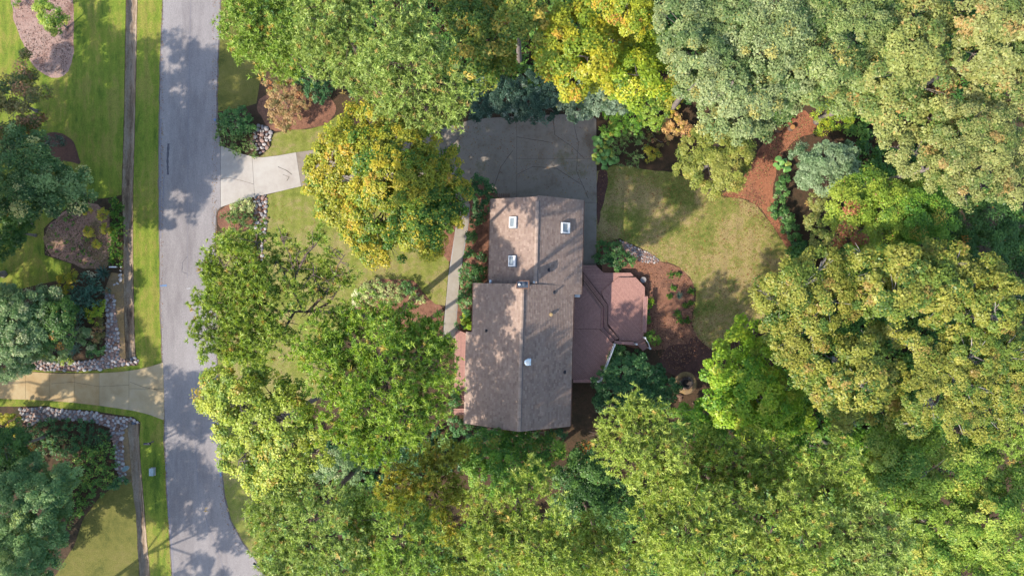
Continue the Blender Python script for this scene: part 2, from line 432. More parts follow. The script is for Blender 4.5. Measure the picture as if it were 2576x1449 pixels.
sheet('lawn', [(541, 588), (600, 586), (636, 578), (672, 560), (671, 490), (760, 468), (1100, 478), (1112, 540), (1104, 630), (1130, 648), (1127, 690), (1120, 768), (1088, 764), (1062, 732), (1042, 706), (960, 701), (908, 714), (886, 750), (880, 800), (800, 1000), (720, 1250), (760, 1440), (840, 1740), (640, 1402), (612, 1366), (581, 1310), (565, 1250), (559, 1190), (553, 1050), (546, 900), (542, 700)], 0.008, M['lawn_front'], amp=0.06)
sheet('lawn', [(1500, 432), (1526, 424), (1542, 414), (1589, 419), (1620, 427), (1696, 434), (1740, 455), (1800, 494), (1870, 501), (1903, 518), (1935, 556), (1968, 604), (1988, 640), (1975, 680), (1960, 720), (1930, 790), (1850, 850), (1795, 882), (1768, 862), (1748, 838), (1740, 812), (1748, 770), (1751, 732), (1735, 697), (1708, 672), (1682, 660), (1658, 657), (1640, 640), (1600, 620), (1560, 600), (1520, 612), (1498, 640)], 0.008, M['lawn_back'], amp=0.09)
sheet('worn_earth', [(1501, 428), (1530, 424), (1528, 470), (1515, 520), (1506, 560), (1500, 570)], 0.012, M['mulch_dark'], amp=0.12)

# mulched beds
sheet('mulch_bed', [(20, -60), (30, 30), (44, 80), (72, 150), (102, 184), (140, 198), (168, 190), (182, 150), (188, 80), (184, 0), (178, -60)], 0.013, M['mulch_tan'], amp=0.04, smooth=1)
sheet('mulch_bed', [(88, 348), (120, 336), (150, 334), (184, 352), (198, 390), (206, 416), (170, 408), (120, 400)], 0.013, M['mulch_dark'], amp=0.06)
sheet('mulch_bed', [(195, 508), (240, 515), (276, 530), (280, 600), (278, 672), (235, 682), (182, 662), (114, 642), (113, 575), (150, 540)], 0.013, M['mulch_brown'], amp=0.3)
sheet('soil_strip', [(280, 686), (311, 690), (312, 800), (316, 904), (300, 900), (292, 830), (290, 750), (262, 735)], 0.011, M['soil_tan'], amp=0.03)
sheet('soil_strip', [(318, 1060), (321, 1080), (330, 1180), (334, 1212), (314, 1210), (310, 1140), (308, 1082)], 0.011, M['soil_tan'], amp=0.03)
sheet('mulch_bed', [(545, 532), (560, 522), (600, 505), (640, 498), (640, 566), (610, 580), (575, 580), (548, 572)], 0.013, M['mulch_red'], amp=0.03, smooth=1)
sheet('mulch_bed', [(640, 255), (700, 225), (800, 215), (850, 262), (838, 302), (800, 320), (760, 326), (716, 328), (680, 330), (660, 300)], 0.013, M['mulch_red'], amp=0.06)
sheet('mulch_bed', [(886, 752), (908, 714), (960, 701), (1042, 706), (1062, 732), (1088, 762), (1118, 770), (1112, 850), (1000, 840), (900, 800)], 0.013, M['mulch_red'], amp=0.05)
sheet('mulch_bed', [(1104, 560), (1150, 552), (1140, 632), (1134, 664), (1112, 640), (1100, 630)], 0.013, M['mulch_red'], amp=0.05)
sheet('mulch_bed', [(1182, 440), (1200, 440), (1256, 496), (1256, 720), (1190, 720), (1180, 836), (1140, 840), (1156, 740), (1166, 640), (1180, 560)], 0.013, M['mulch_red'], amp=0.02)
sheet('mulch_bed', [(1480, 690), (1520, 692), (1500, 612), (1555, 604), (1600, 622), (1640, 642), (1660, 658), (1684, 662), (1710, 674), (1733, 696), (1750, 732), (1747, 770), (1739, 812), (1747, 838), (1766, 862), (1790, 880), (1770, 900), (1690, 880), (1640, 880), (1560, 870), (1480, 800)], 0.0105, M['mulch_red'], amp=0.06)
sheet('mulch_bed', [(1690, 862), (1730, 868), (1742, 838), (1766, 860), (1795, 884), (1780, 920), (1765, 960), (1700, 950), (1650, 910)], 0.015, M['mulch_dark'], amp=0.12)
sheet('dirt_path', [(1800, 492), (1850, 470), (1890, 420), (1910, 370), (1960, 330), (2010, 270), (2050, 300), (2060, 330), (2000, 350), (1960, 400), (1945, 470), (1945, 520), (1960, 560), (1992, 610), (1992, 648), (1970, 606), (1937, 556), (1904, 517), (1870, 500)], 0.0105, M['dirt_red'], amp=0.08)

# ---------------------------------------------------------------- driveways, pad and walk: slabs cast one by one
def slabs(name, quads, mat, z=0.05, gap=0.012, label=None):
    root = empty(name); props(root, kind='structure')
    for i, q in enumerate(quads):
        m = mat[i % len(mat)] if isinstance(mat, list) else mat
        pts = [W(*p) for p in q]
        c = (sum(p[0] for p in pts) / len(pts), sum(p[1] for p in pts) / len(pts))
        pts = [(x - gap * (1 if x > c[0] else -1), y - gap * (1 if y > c[1] else -1)) for x, y in pts]
        ar = sum(pts[k][0] * pts[(k + 1) % len(pts)][1] - pts[(k + 1) % len(pts)][0] * pts[k][1] for k in range(len(pts)))
        if ar < 0: pts = pts[::-1]
        mb = MB(); mb.prism(pts, -0.04, z - 0.002 * (i % 3))
        mb.build('slab', m, root)
    return root
drive = slabs('driveway', [
    [(555.5, 367), (580, 376), (608, 387), (634.6, 394), (641, 496), (615, 502), (586, 512), (566, 518), (555.5, 522)],
    [(634.6, 394), (660, 396.5), (700, 392), (745, 383.8), (758, 469.2), (700, 483), (641, 496)],
    [(745, 383.8), (787, 378), (860, 366), (940, 350), (960, 452), (860, 460), (758, 469.2)]],
    [M['concrete_pale'], M['concrete_pale'], M['concrete_old']])
pad = slabs('parking_pad', [
    [(940, 350), (1010, 340), (1080, 333), (1152, 312), (1152, 500), (1100, 470), (960, 452)],
    [(1152, 312), (1190, 300), (1300, 293), (1300, 503), (1256, 497), (1195, 440), (1182, 470), (1180, 514), (1168, 516), (1152, 500)],
    [(1300, 293), (1440, 287), (1488, 292), (1500, 300), (1501, 400), (1400, 400), (1300, 400)],
    [(1300, 400), (1400, 400), (1501, 400), (1501, 510), (1300, 510)],
    [(1455, 510), (1501, 510), (1500, 670), (1455, 670)]], M['concrete_old'])
ldrive = slabs('driveway', [
    [(-300, 925), (0, 930), (65, 934), (65, 1005), (0, 1003), (-300, 1000)],
    [(65, 934), (126, 938), (126, 1008), (65, 1005)],
    [(126, 938), (187, 939), (188, 1013), (126, 1008)],
    [(187, 939), (250, 938), (250, 1020), (188, 1013)],
    [(250, 938), (300, 935), (325, 932), (325, 1031), (250, 1020)],
    [(325, 932), (345, 929), (380, 921), (411, 911), (413, 978), (325, 977)],
    [(325, 977), (413, 978), (414, 1057), (380, 1044), (350, 1036), (325, 1031)]],
    [M['concrete_tan'], M['concrete_tan'], M['concrete_tan'], M['concrete_tan'], M['concrete_tan_two'], M['concrete_tan_two'], M['concrete_tan_two']])
walk = slabs('walkway', [
    [(1169, 514), (1182, 512), (1178, 562), (1171, 597), (1143, 597), (1149, 561)],
    [(1143, 597), (1171, 597), (1162, 655), (1156, 696), (1129, 694), (1139, 634)],
    [(1129, 694), (1156, 696), (1154, 738), (1149, 784), (1120.5, 784), (1124, 738)],
    [(1120.5, 784), (1149, 784), (1147, 814), (1118, 814)],
    [(1118, 814), (1147, 814), (1153, 828), (1146, 850), (1117, 850)]], M['walk'], z=0.045)
sheet('walkway_base', [(1168, 512), (1183, 512), (1179, 562), (1157, 696), (1148, 814), (1147, 850), (1116, 850), (1117, 814), (1128, 694), (1148, 561)], 0.02, M['paint_pale'], amp=0)

def strip(name, pts, w, z, mat, parent=None, kind=None, jit=0.03):
    """a thin flat line on a surface (crack, tar, paint)"""
    P = [W(*p) for p in pts]
    fine = wobble(P, 0.25, jit, pts[0][0] * 0.1, close=False)
    mb = MB(); L_, R_ = [], []
    for i, p in enumerate(fine):
        a = Vector(fine[max(i - 1, 0)]); b = Vector(fine[min(i + 1, len(fine) - 1)])
        t = (b - a).normalized() if (b - a).length > 1e-6 else Vector((1, 0))
        ww = w * (0.6 + 0.8 * rnd.random())
        L_.append((p[0] - t.y * ww / 2, p[1] + t.x * ww / 2, z)); R_.append((p[0] + t.y * ww / 2, p[1] - t.x * ww / 2, z))
    for i in range(len(fine) - 1): mb.face([L_[i], R_[i], R_[i + 1], L_[i + 1]])
    o = mb.build(name, mat, parent)
    if kind: props(o, kind=kind)
    return o
for pts, w, z, m, nm in [
    ([(424, 362), (422, 400), (423, 440)], 0.26, 0.037, M['tar'], 'tar_streak'),
    ([(413, 440), (411, 500), (409, 560)], 0.10, 0.037, M['tar_faint'], 'tar_streak'),
    ([(480, 0), (474, 300), (472, 700)], 0.05, 0.036, M['tar_faint'], 'road_crack'),
    ([(472, 645), (460, 660), (458, 684), (470, 688)], 0.05, 0.037, M['tar'], 'road_crack'),
    ([(490, 1090), (500, 1250), (570, 1449)], 0.05, 0.036, M['tar_faint'], 'road_crack'),
    ([(405, 300), (403, 450), (404, 600)], 0.16, 0.036, M['tar_faint'], 'road_crack'),
    ([(418, 1160), (426, 1300), (438, 1449)], 0.16, 0.036, M['tar_faint'], 'road_crack')]:
    strip(nm, pts, w, z, m, road)
strip('road_marking', [(403, 719), (420, 718)], 0.16, 0.038, M['paint_blue'], road)
strip('road_marking', [(540, 300), (543, 306)], 0.22, 0.038, M['paint_blue'], road)
strip('road_marking', [(554, 1182), (556, 1198)], 0.16, 0.038, M['paint_blue'], road)
strip('road_marking', [(513, 1285), (522, 1285)], 0.12, 0.038, M['paint_orange'], road, jit=0)
strip('road_marking', [(518, 1285), (517, 1277), (522, 1277)], 0.12, 0.038, M['paint_orange'], road, jit=0)
strip('road_marking', [(572, 1277), (576, 1284), (571, 1285)], 0.12, 0.038, M['paint_orange'], road, jit=0)
strip('road_marking', [(470, 726), (480, 725)], 0.1, 0.038, M['paint_pale'], road)
strip('driveway_crack', [(556, 450), (580, 448), (610, 456), (638, 464)], 0.03, 0.054, M['joint'], drive)
strip('driveway_crack', [(700, 420), (722, 430), (735, 440)], 0.05, 0.054, M['joint'], drive)
strip('driveway_crack', [(712, 440), (728, 446), (722, 456)], 0.05, 0.054, M['joint'], drive)
for pts in ([(1390, 287), (1395, 340), (1440, 370), (1470, 400)], [(1300, 440), (1340, 420), (1400, 424), (1470, 470)], [(1240, 480), (1260, 420), (1290, 380)], [(1440, 300), (1455, 360), (1450, 430), (1480, 500)], [(1300, 345), (1340, 352), (1390, 360)]):
    strip('pad_crack', pts, 0.035, 0.054, M['joint'], pad)
strip('driveway_crack', [(327, 960), (360, 972), (412, 985)], 0.03, 0.054, M['joint'], ldrive)
strip('driveway_crack', [(130, 965), (180, 960), (250, 972), (325, 968)], 0.03, 0.054, M['joint'], ldrive)

# ---------------------------------------------------------------- river stones, one by one
def stone_mesh(seed, sub=1):
    r = random.Random(seed); bm = bmesh.new()
    bmesh.ops.create_icosphere(bm, subdivisions=sub, radius=0.5)
    for v in bm.verts:
        v.co *= 0.8 + 0.4 * r.random()
        v.co.z *= 0.62
    me = bpy.data.meshes.new('stone'); bm.to_mesh(me); bm.free(); return me
STONES = []
for i, (m, w) in enumerate([('stone_white', 5), ('stone_grey', 5), ('stone_rose', 4), ('stone_brown', 1)]):
    for k in range(3):
        me = stone_mesh(i * 10 + k); me.materials.append(M[m]); STONES.append((me, w))
def rock_bed(plan, label, size=(0.24, 0.5), base=None, group='river stone beds', weights=None, z0=0.0):
    pts = [W(*p) for p in plan]
    cx = sum(p[0] for p in pts) / len(pts); cy = sum(p[1] for p in pts) / len(pts)
    root = empty('stone_bed', (cx, cy, 0)); props(root, label, 'stone bed', group)
    mb = MB(); ar = sum(pts[k][0] * pts[(k + 1) % len(pts)][1] - pts[(k + 1) % len(pts)][0] * pts[k][1] for k in range(len(pts)))
    pp = pts if ar > 0 else pts[::-1]
    mb.face([(x - cx, y - cy, 0.016) for x, y in wobble(pp, 0.4, 0.05, cx)])
    mb.build('bed_soil', base or M['mulch_tan'], root)
    x0, x1 = min(p[0] for p in pts), max(p[0] for p in pts); y0, y1 = min(p[1] for p in pts), max(p[1] for p in pts)
    r = random.Random(int(abs(cx * 91 + cy * 37))); placed = []
    def near(x, y, d):
        return any((x - a) ** 2 + (y - b) ** 2 < (0.43 * (d + e)) ** 2 for a, b, e in placed)
    tries = int((x1 - x0) * (y1 - y0) * 260)
    for t in range(tries):
        d = size[1] - (size[1] - size[0]) * (t / tries) ** 0.6
        d *= 0.85 + 0.3 * r.random()
        x, y = r.uniform(x0, x1), r.uniform(y0, y1)
        if not inside((x, y), pts) or near(x, y, d): continue
        placed.append((x, y, d))
    ws = weights or [w for _, w in STONES]
    small = [MB(), MB()]
    for n, (x, y, d) in enumerate(placed):
        if n < 300:
            me = r.choices(STONES, ws)[0][0]
            o = bpy.data.objects.new('stone', me); COL.objects.link(o); o.parent = root
            o.location = (x - cx, y - cy, 0.02 + d * 0.12 + z0); o.scale = (d * r.uniform(0.95, 1.35), d * r.uniform(0.75, 1.0), d * r.uniform(0.7, 1.0))
            o.rotation_euler = (r.uniform(-.3, .3), r.uniform(-.3, .3), r.uniform(0, 6.3))
        else:
            a = r.uniform(0, 6.3)
            small[n % 2].lathe([(d * .5, 0), (d * .46, d * .16), (d * .2, d * .3)], (x - cx, y - cy, 0.016), 6)
    for k, s in enumerate(small):
        if s.v:
            o = s.build('small_stones', M['stone_white' if k else 'stone_grey'], root); props(o, kind='stuff')
    return root
rock_bed([(262.4, 735.6), (288.3, 741.8), (292.4, 797.8), (300.7, 849.6), (300.7, 899.4), (317.3, 905), (316, 910), (341, 910), (340, 899.4), (350.5, 907.7), (346.4, 916), (311, 918), (261.3, 928.4), (186.7, 932.6), (116, 930.5), (62, 924.3), (87, 897.3), (124.4, 905.6), (186.7, 911.9), (244.7, 903.6), (265.5, 893.2), (267.5, 818.5), (267.5, 785.3)],
         'long bed of pale rounded stones bending round the shrubs north of the tan driveway', (0.16, 0.42))
rock_bed([(50.4, 1026.3), (120.9, 1024.3), (153, 1030.4), (221.7, 1034.4), (302.3, 1048.5), (332.5, 1052.5), (352.6, 1064.6), (346.6, 1066.6), (334.5, 1058.6), (320.4, 1058.6), (320, 1074.7), (309.3, 1082.7), (310.3, 1137.2), (314.3, 1171.4), (318, 1185), (314.3, 1207.7), (300.2, 1205.7), (292.2, 1167.4), (288.1, 1125.1), (280.1, 1092.8), (276, 1076.7), (241.8, 1062.6), (201.5, 1056.6), (151, 1053.5), (100.7, 1058.6), (70.5, 1076.7), (60.4, 1062.6)],
         'curved bed of grey fitted stones below the tan driveway beside the ditch', (0.18, 0.44), weights=[6, 6, 6, 7, 7, 7, 3, 3, 3, .3, .3, .3])
rock_bed([(650, 314), (668, 316), (686, 338), (680, 360), (664, 385), (648, 386), (634, 372), (638, 345), (644, 322)], 'short dry creek of white stones north of the pale driveway apron', (0.2, 0.5), base=M['mulch_dark'])
rock_bed([(642, 496), (671, 490), (673, 560), (669, 600), (662, 628), (655, 760), (648, 760), (650, 628), (642, 600), (640, 540)], 'dry creek of white and rusty stones south of the pale driveway apron', (0.2, 0.46), base=M['mulch_red'])
rock_bed([(1558, 604), (1580, 612), (1612, 628), (1640, 640), (1660, 654), (1652, 662), (1620, 660), (1596, 650), (1570, 626)], 'wedge of small pale stones between the back lawn and the red mulch', (0.13, 0.26))

# ---------------------------------------------------------------- the house
TH = math.radians(1.45)
house = empty('house', (0, 0, 0), -TH)
props(house, 'brown shingled two wing house with skylights and a reddish wooden deck behind', 'house')
def HL(px, py, z):
    x, y = W(px, py, z); c, s = math.cos(TH), math.sin(TH)
    return (x * c - y * s, x * s + y * c)
SR = dict(a=0.93, z=7.9, m=0.626)       # south wing ridge
NR = dict(a=2.09, z=7.06, m=0.58)       # north wing ridge
WALLB = -0.2

def slope_roof(R, sgn, w, b0, b1, name_seed, notch=None):
    """one roof plane: boarded slab with lapped courses of single shingles on it"""
    r = random.Random(name_seed); m = R['m']; a0 = R['a']; z0 = R['z']
    sh = MB(); e = 0.155; n = int(w / e); e = w / n
    base = [A(202, 172, 154), A(212, 182, 162), A(206, 176, 158), A(220, 190, 170), A(194, 164, 146), A(208, 178, 158)]
    for i in range(n):
        d1 = w - i * e; d0 = max(0, d1 - e * 1.03)
        bb0, bb1 = b0, b1
        if notch and d1 > notch[0]: bb1 = notch[1]
        b = bb0 - r.random() * 0.3
        rowc = 0.97 + 0.06 * r.random()
        while b < bb1:
            l = r.choice([0.17, 0.22, 0.3, 0.38]); p0, p1 = max(b, bb0), min(b + l - 0.006, bb1); b += l
            if p1 - p0 < 0.02: continue
            c = r.choice(base); k = .9 * rowc * (0.93 + 0.14 * r.random()); c = tuple(x * k for x in c[:3])
            lift = 0.034 + 0.012 * r.random()
            xo, xi = a0 + sgn * d1, a0 + sgn * d0
            zo, zi = z0 - m * d1, z0 - m * d0
            T = [(xo, p0, zo + lift), (xo, p1, zo + lift), (xi, p1, zi + 0.012), (xi, p0, zi + 0.012)]
            B = [(xo, p0, zo + 0.002), (xo, p1, zo + 0.002)]
            sh.face(T if sgn < 0 else T[::-1], c)
            sh.face([B[0], B[1], T[1], T[0]] if sgn > 0 else [B[1], B[0], T[0], T[1]], tuple(x * 0.9 for x in c))
    deck = MB(); t = 0.16
    def slab(bA, bB, wA):
        xe, ze = a0 + sgn * wA, z0 - m * wA
        P = [(a0, bA, z0 - t), (xe, bA, ze - t), (xe, bB, ze - t), (a0, bB, z0 - t), (a0, bA, z0), (xe, bA, ze), (xe, bB, ze), (a0, bB, z0)]
        if sgn < 0: P = [P[i] for i in (1, 0, 3, 2, 5, 4, 7, 6)]
        deck.hexa(P)
    if notch:
        slab(b0, notch[1], w); slab(notch[1], b1, notch[0])
    else: slab(b0, b1, w)
    o = deck.build('roof', M['trim_brown'], house)
    s = sh.build('shingles', M['shingle'], o); props(s, kind='stuff')
    return o
slope_roof(SR, +1, 4.85, -12.8, 0.38, 1)
slope_roof(SR, -1, 5.15, -12.8, 0.38, 2, notch=(4.62, -4.2))
slope_roof(NR, +1, 4.46, -0.45, 8.42, 3)
slope_roof(NR, -1, 4.32, 0.0, 8.32, 4)
def ridge(R, b0, b1, seed):
    r = random.Random(seed); mb = MB(); b = b0
    while b < b1:
        l = min(0.3, b1 - b); k = 0.85 + 0.3 * r.random(); c = tuple(x * k for x in A(222, 192, 170)[:3]); zz = R['z'] + 0.07 + 0.012 * r.random()
        P = [(R['a'] - .17, b, zz - .16), (R['a'] + .17, b, zz - .16), (R['a'] + .17, b + l, zz - .16), (R['a'] - .17, b + l, zz - .16),
             (R['a'] - .16, b, zz - .05), (R['a'] + .16, b, zz - .05), (R['a'] + .16, b + l, zz - .05), (R['a'] - .16, b + l, zz - .05)]
        mb.hexa(P, c)
        mb.face([(R['a'] - .15, b, zz - .045), (R['a'], b, zz), (R['a'], b + l - .01, zz), (R['a'] - .15, b + l - .01, zz - .045)], c)
        mb.face([(R['a'], b, zz), (R['a'] + .15, b, zz - .045), (R['a'] + .15, b + l - .01, zz - .045), (R['a'], b + l - .01, zz)], c)
        b += l
    mb.build('ridge_vent', M['shingle'], house)
ridge(SR, -12.75, -0.05, 5); ridge(NR, 0.5, 7.9, 6)
# thin dark strip along the east side of each ridge vent
for R, b0, b1 in ((SR, -12.7, -0.1), (NR, 0.5, 7.95)):
    mb = MB(); mb.box((R['a'] + .19, (b0 + b1) / 2, R['z'] - .2 * R['m'] + .05), (.03, b1 - b0, .05)); mb.build('dark_edging', M['metal_dark'], house)

# walls with gables
def wing(R, aL, aR, b0, b1):
    mb = MB(); zt = lambda a: R['z'] - R['m'] * abs(a - R['a']) - 0.17
    pts = [(aL, zt(aL)), (R['a'], zt(R['a'])), (aR, zt(aR))]
    P0 = [(aL, b0, 0), (aR, b0, 0), (aR, b0, pts[2][1]), (R['a'], b0, pts[1][1]), (aL, b0, pts[0][1])]
    P1 = [(x, b1, z) for x, _, z in P0]
    mb.face(P0); mb.face(P1[::-1])
    mb.face([P0[0], P0[4], P1[4], P1[0]]); mb.face([P0[1], P1[1], P1[2], P0[2]])
    return mb.build('wall', M['siding'], house)
wing(SR, -3.35, 5.3, -12.35, 0.05); wing(NR, -1.8, 6.1, 0.06, 8.0)
for (x, y, sx, sy) in ((5.31, -10.5, .08, 1.4), (5.31, -7, .08, 2.2), (-3.36, -9.5, .08, 1.5), (-3.36, -2, .08, 1.2), (6.11, 5.5, .08, 1.2), (-1.81, 4.5, .08, 1.2)):
    w = MB(); w.box((x, y, 2.2), (sx, sy + .16, 1.46)); w = w.build('window', M['white'], house)
    p = MB(); p.box((x + (.03 if x > 0 else -.03), y, 2.2), (sx, sy, 1.3)); p.build('pane', M['glass'], w)
d = MB(); d.box((-3.36, -6.2, 1.7), (.1, 1.0, 2.1)); d = d.build('door', M['trim_brown'], house)
h = MB(); h.lathe([(.02, 0), (.045, .02), (.03, .06)], (0, 0, 0), 8); h.build('handle', M['galv'], d, (-3.42, -5.85, 1.65), (0, -math.pi / 2, 0))
gd = MB(); gd.box((3.6, 8.01, 1.2), (4.4, .08, 2.3)); gd = gd.build('garage_door', M['white'], house)
# eave gutters
for a, b0, b1, z in ((SR['a'] + 4.9, -12.75, -0.55, SR['z'] - SR['m'] * 4.9 - .05), (NR['a'] + 4.51, -.4, 8.35, NR['z'] - NR['m'] * 4.51 - .05), (NR['a'] - 4.37, .45, 8.25, NR['z'] - NR['m'] * 4.37 - .05)):
    mb = MB(); mb.box((a, (b0 + b1) / 2, z), (.07, b1 - b0, .1)); mb.build('gutter', M['trim_brown'], house)
a, b = HL(1453, 744.5, 3.9)
mb = MB(); mb.box((a, b, 3.6), (.5, .26, .18)); mb.box((a + .17, b - .06, 1.8), (.1, .1, 3.4)); mb.build('downspout', M['white'], house)

def on_slope(px, py, R):
    z = R['z'] - 1.2
    for _ in range(12):
        a, b = HL(px, py, z); z = R['z'] - R['m'] * abs(a - R['a'])
    return a, b, z
for px, py, wa, wb, ofs in ((1291, 560, .74, .98, 1), (1289, 657, .74, .98, 1), (1422, 574, .88, .98, -1)):
    a, b, z = on_slope(px, py, NR)
    sg = 1 if a > NR['a'] else -1
    t = math.atan(NR['m']) * sg
    fr = MB(); q = .1
    for c, dd in (((-wa / 2 + q / 2, 0, 0), (q, wb, .26)), ((wa / 2 - q / 2, 0, 0), (q, wb, .26)), ((0, -wb / 2 + q / 2, 0), (wa - 2 * q, q, .26)), ((0, wb / 2 - q / 2, 0), (wa - 2 * q, q, .26))): fr.box(c, dd)
    fr.box((sg * -(wa / 2 - .14), 0, .0), (.12, wb - 2 * q, .25)) if sg < 0 else fr.box((wa / 2 - .16, 0, 0), (.14, wb - 2 * q, .25))
    f = fr.build('skylight', M['white'], house, (a, b, z + .13), (0, t, 0))
    p = MB(); p.box((0, 0, .07), (wa - 2 * q - .01, wb - 2 * q - .01, .03)); p.build('pane', M['glass'], f)
    fl = MB(); fl.box((0, 0, -.1), (wa + .16, wb + .16, .05)); fl.build('dark_edging', M['metal_dark'], f)  # metal flashing sheet round the skylight frame
def pipe_vent(px, py, R, mat, rad=.06, hgt=.3, boot=True):
    a, b, z = on_slope(px, py, R); sg = 1 if a > R['a'] else -1
    mb = MB()
    mb.lathe([(rad * 2.1, -.04), (rad * 1.9, .03), (rad * 1.1, .09), (rad, .1), (rad, hgt), (rad * .7, hgt), (rad * .7, hgt - .08)], (0, 0, 0), 12)
    if boot: mb.box((0, 0, -.01), (rad * 4.2, rad * 4.6, .03))
    return mb.build('vent_pipe', mat, house, (a, b, z + .03), (0, math.atan(R['m']) * sg * .3, 0))
pipe_vent(1380, 679, NR, M['rubber'], .07, .3); pipe_vent(1393, 736, SR, M['rubber'], .07, .3); pipe_vent(1224, 832, SR, M['rubber'], .06, .28)
pipe_vent(1420, 936, SR, M['rubber'], .07, .3); pipe_vent(1344, 710, NR, M['white'], .07, .34, False); pipe_vent(1235, 709, NR, M['galv'], .07, .3)
# round attic fan cap
a, b, z = on_slope(1386, 791, SR); mb = MB(); mb.lathe([(.1, 0), (.1, .12), (.17, .13), (.16, .19), (.06, .22)], (0, 0, 0), 16); mb.build('vent_cap', M['concrete_tan'], house, (a, b, z))
# turbine ventilator
a, b, z = on_slope(1327, 910, SR)
tb = MB(); tb.lathe([(.2, -.1), (.2, .22), (.23, .24)], (0, 0, 0), 20); tb.box((0, 0, -.02), (.62, .62, .02))
tb = tb.build('turbine_vent', M['galv'], house, (a, b, z + .06))
fin = MB()
for k in range(18):
    a1 = 2 * math.pi * k / 18
    pr = [(.2, .25), (.29, .36), (.29, .46), (.16, .58)]
    for (r0, z0), (r1, z1) in zip(pr, pr[1:]):
        fin.face([(r0 * math.cos(a1), r0 * math.sin(a1), z0), (r0 * math.cos(a1 + .3), r0 * math.sin(a1 + .3), z0), (r1 * math.cos(a1 + .3), r1 * math.sin(a1 + .3), z1), (r1 * math.cos(a1), r1 * math.sin(a1), z1)])
fin.lathe([(.24, .24), (.27, .36), (.27, .46), (.14, .57)], (0, 0, 0), 18)
fin.build('turbine_head', M['galv'], tb)
cp = MB(); cp.lathe([(.17, .56), (.17, .6), (.05, .63)], (0, 0, 0), 16); cp.build('turbine_cap', M['white'], tb)
# chimney chase
a, b = HL(1315, 716, 8.5)
ch = MB(); ch.box((0, 0, -1.4), (.98, .56, 2.9)); ch = ch.build('chimney', M['siding'], house, (a, b, 8.4))
t = MB()
for c, dd in (((0, .33, .05), (1.14, .09, .18)), ((0, -.33, .05), (1.14, .09, .18)), ((.53, 0, .05), (.09, .57, .18)), ((-.53, 0, .05), (.09, .57, .18))): t.box(c, dd)
t.build('trim', M['trim_brown'], ch)
t = MB(); t.box((0, 0, .085), (.96, .56, .03)); t.build('chimney_top', M['metal_dark'], ch)
t = MB(); t.lathe([(.07, .1), (.07, .2), (.1, .22), (.09, .26), (.04, .28)], (-.29, 0, 0), 14); t.build('flue_cap', M['white'], ch)
t = MB(); t.lathe([(.13, .1), (.13, .18), (.17, .19), (.15, .24), (.05, .26)], (.12, .02, 0), 14); t.build('flue_cap', M['metal_dark'], ch)
# stepped trellis at the north west corner
mb = MB()
ta, tb_ = HL(1262, 498, 2.4)
for i in range(3): mb.box((ta, tb_ + .08 + i * .12, 2.4), (1.6, .04, .06))
for i in range(9): mb.box((ta - .75 + i * .18, tb_ + .2, 2.45), (.05, .5, .05))
for i in (-.7, .7): mb.box((ta + i, tb_ + .2, 1.2), (.09, .09, 2.36))
mb.build('trellis', M['trim_brown'], house)

# ---------------------------------------------------------------- deck
def DK(x, y): return (1442.6 + x * .2192, 652.6 + y * .2192)
RED = [A(224, 168, 151), A(222, 166, 149), A(226, 170, 153), A(219, 163, 147), A(225, 169, 152)]
def boards(poly, ang, z, pitch=.152, gap=.014, th=.035, seed=1, shade=1.0):
    """boards laid side by side across an outline (world metres), mitred to it"""
    r = random.Random(seed); mb = MB(); c, s = math.cos(ang), math.sin(ang)
    P = [(x * c + y * s, -x * s + y * c) for x, y in poly]
    def cuts(v):
        xs = []
        for i in range(len(P)):
            (x1, y1), (x2, y2) = P[i], P[(i + 1) % len(P)]
            if (y1 > v) != (y2 > v): xs.append(x1 + (x2 - x1) * (v - y1) / (y2 - y1))
        return sorted(xs)
    v = math.floor(min(p[1] for p in P) / pitch) * pitch; top = max(p[1] for p in P)
    while v < top:
        lo, hi, mid = cuts(v + gap / 2), cuts(v + pitch - gap / 2), cuts(v + pitch / 2)
        if len(lo) != len(mid): lo = mid
        if len(hi) != len(mid): hi = mid
        for k in range(0, len(mid) - 1, 2):
            q = [(lo[k], v + gap / 2), (lo[k + 1], v + gap / 2), (hi[k + 1], v + pitch - gap / 2), (hi[k], v + pitch - gap / 2)]
            if lo[k + 1] - lo[k] < .02 and hi[k + 1] - hi[k] < .02: continue
            q = [(x * c - y * s, x * s + y * c) for x, y in q]
            kk = (0.97 + .06 * r.random()) * shade; col = tuple(t * kk for t in r.choice(RED)[:3])
            mb.prism(q, z - th, z + r.random() * .003, col)
        v += pitch
    return mb
deck = empty('deck', W(*DK(380, 640)) + (0,)); props(deck, 'reddish multi level wooden deck wrapping the back of the house', 'deck')
DX, DY = deck.location.x, deck.location.y
def dk(poly): return [W(*DK(*p)) for p in poly]
def put(mb, name, mat, stuff=True, parent=None):
    mb.v = [(x - DX, y - DY, z) for x, y, z in mb.v]
    o = mb.build(name, mat, parent or deck)
    if stuff: props(o, kind='stuff')
    return o
Ln = [(105, 150), (385, 515), (383, 755), (515, 895)]
Bn = [(103, 232), (338, 540), (333, 770), (465, 915)]
Cn = [(100, 312), (290, 560), (285, 790), (425, 940)]
land = dk([(95, 65), (245, 65), (335, 155), (645, 155), (692, 205), (500, 207), (320, 355), (319, 427), (215, 292), (105, 150)])
put(boards(land, 0, .62, seed=1), 'landing_boards', M['board'])
main = dk([(318, 357), (500, 209), (700, 207), (802, 310), (802, 420), (785, 430), (775, 825), (788, 832), (786, 886), (692, 938), (665, 930), (515, 922), (515, 895), (383, 755), (385, 515), (331, 443), (320, 430)])
put(boards(main, math.radians(-47), .78, seed=2), 'platform_boards', M['board'])
upN = dk([(-40, 330), (80, 290), (100, 312), (290, 560), (285, 790), (-40, 786)])
upS = dk([(-40, 790), (285, 794), (425, 940), (437, 955), (279, 1368), (-40, 1352)])
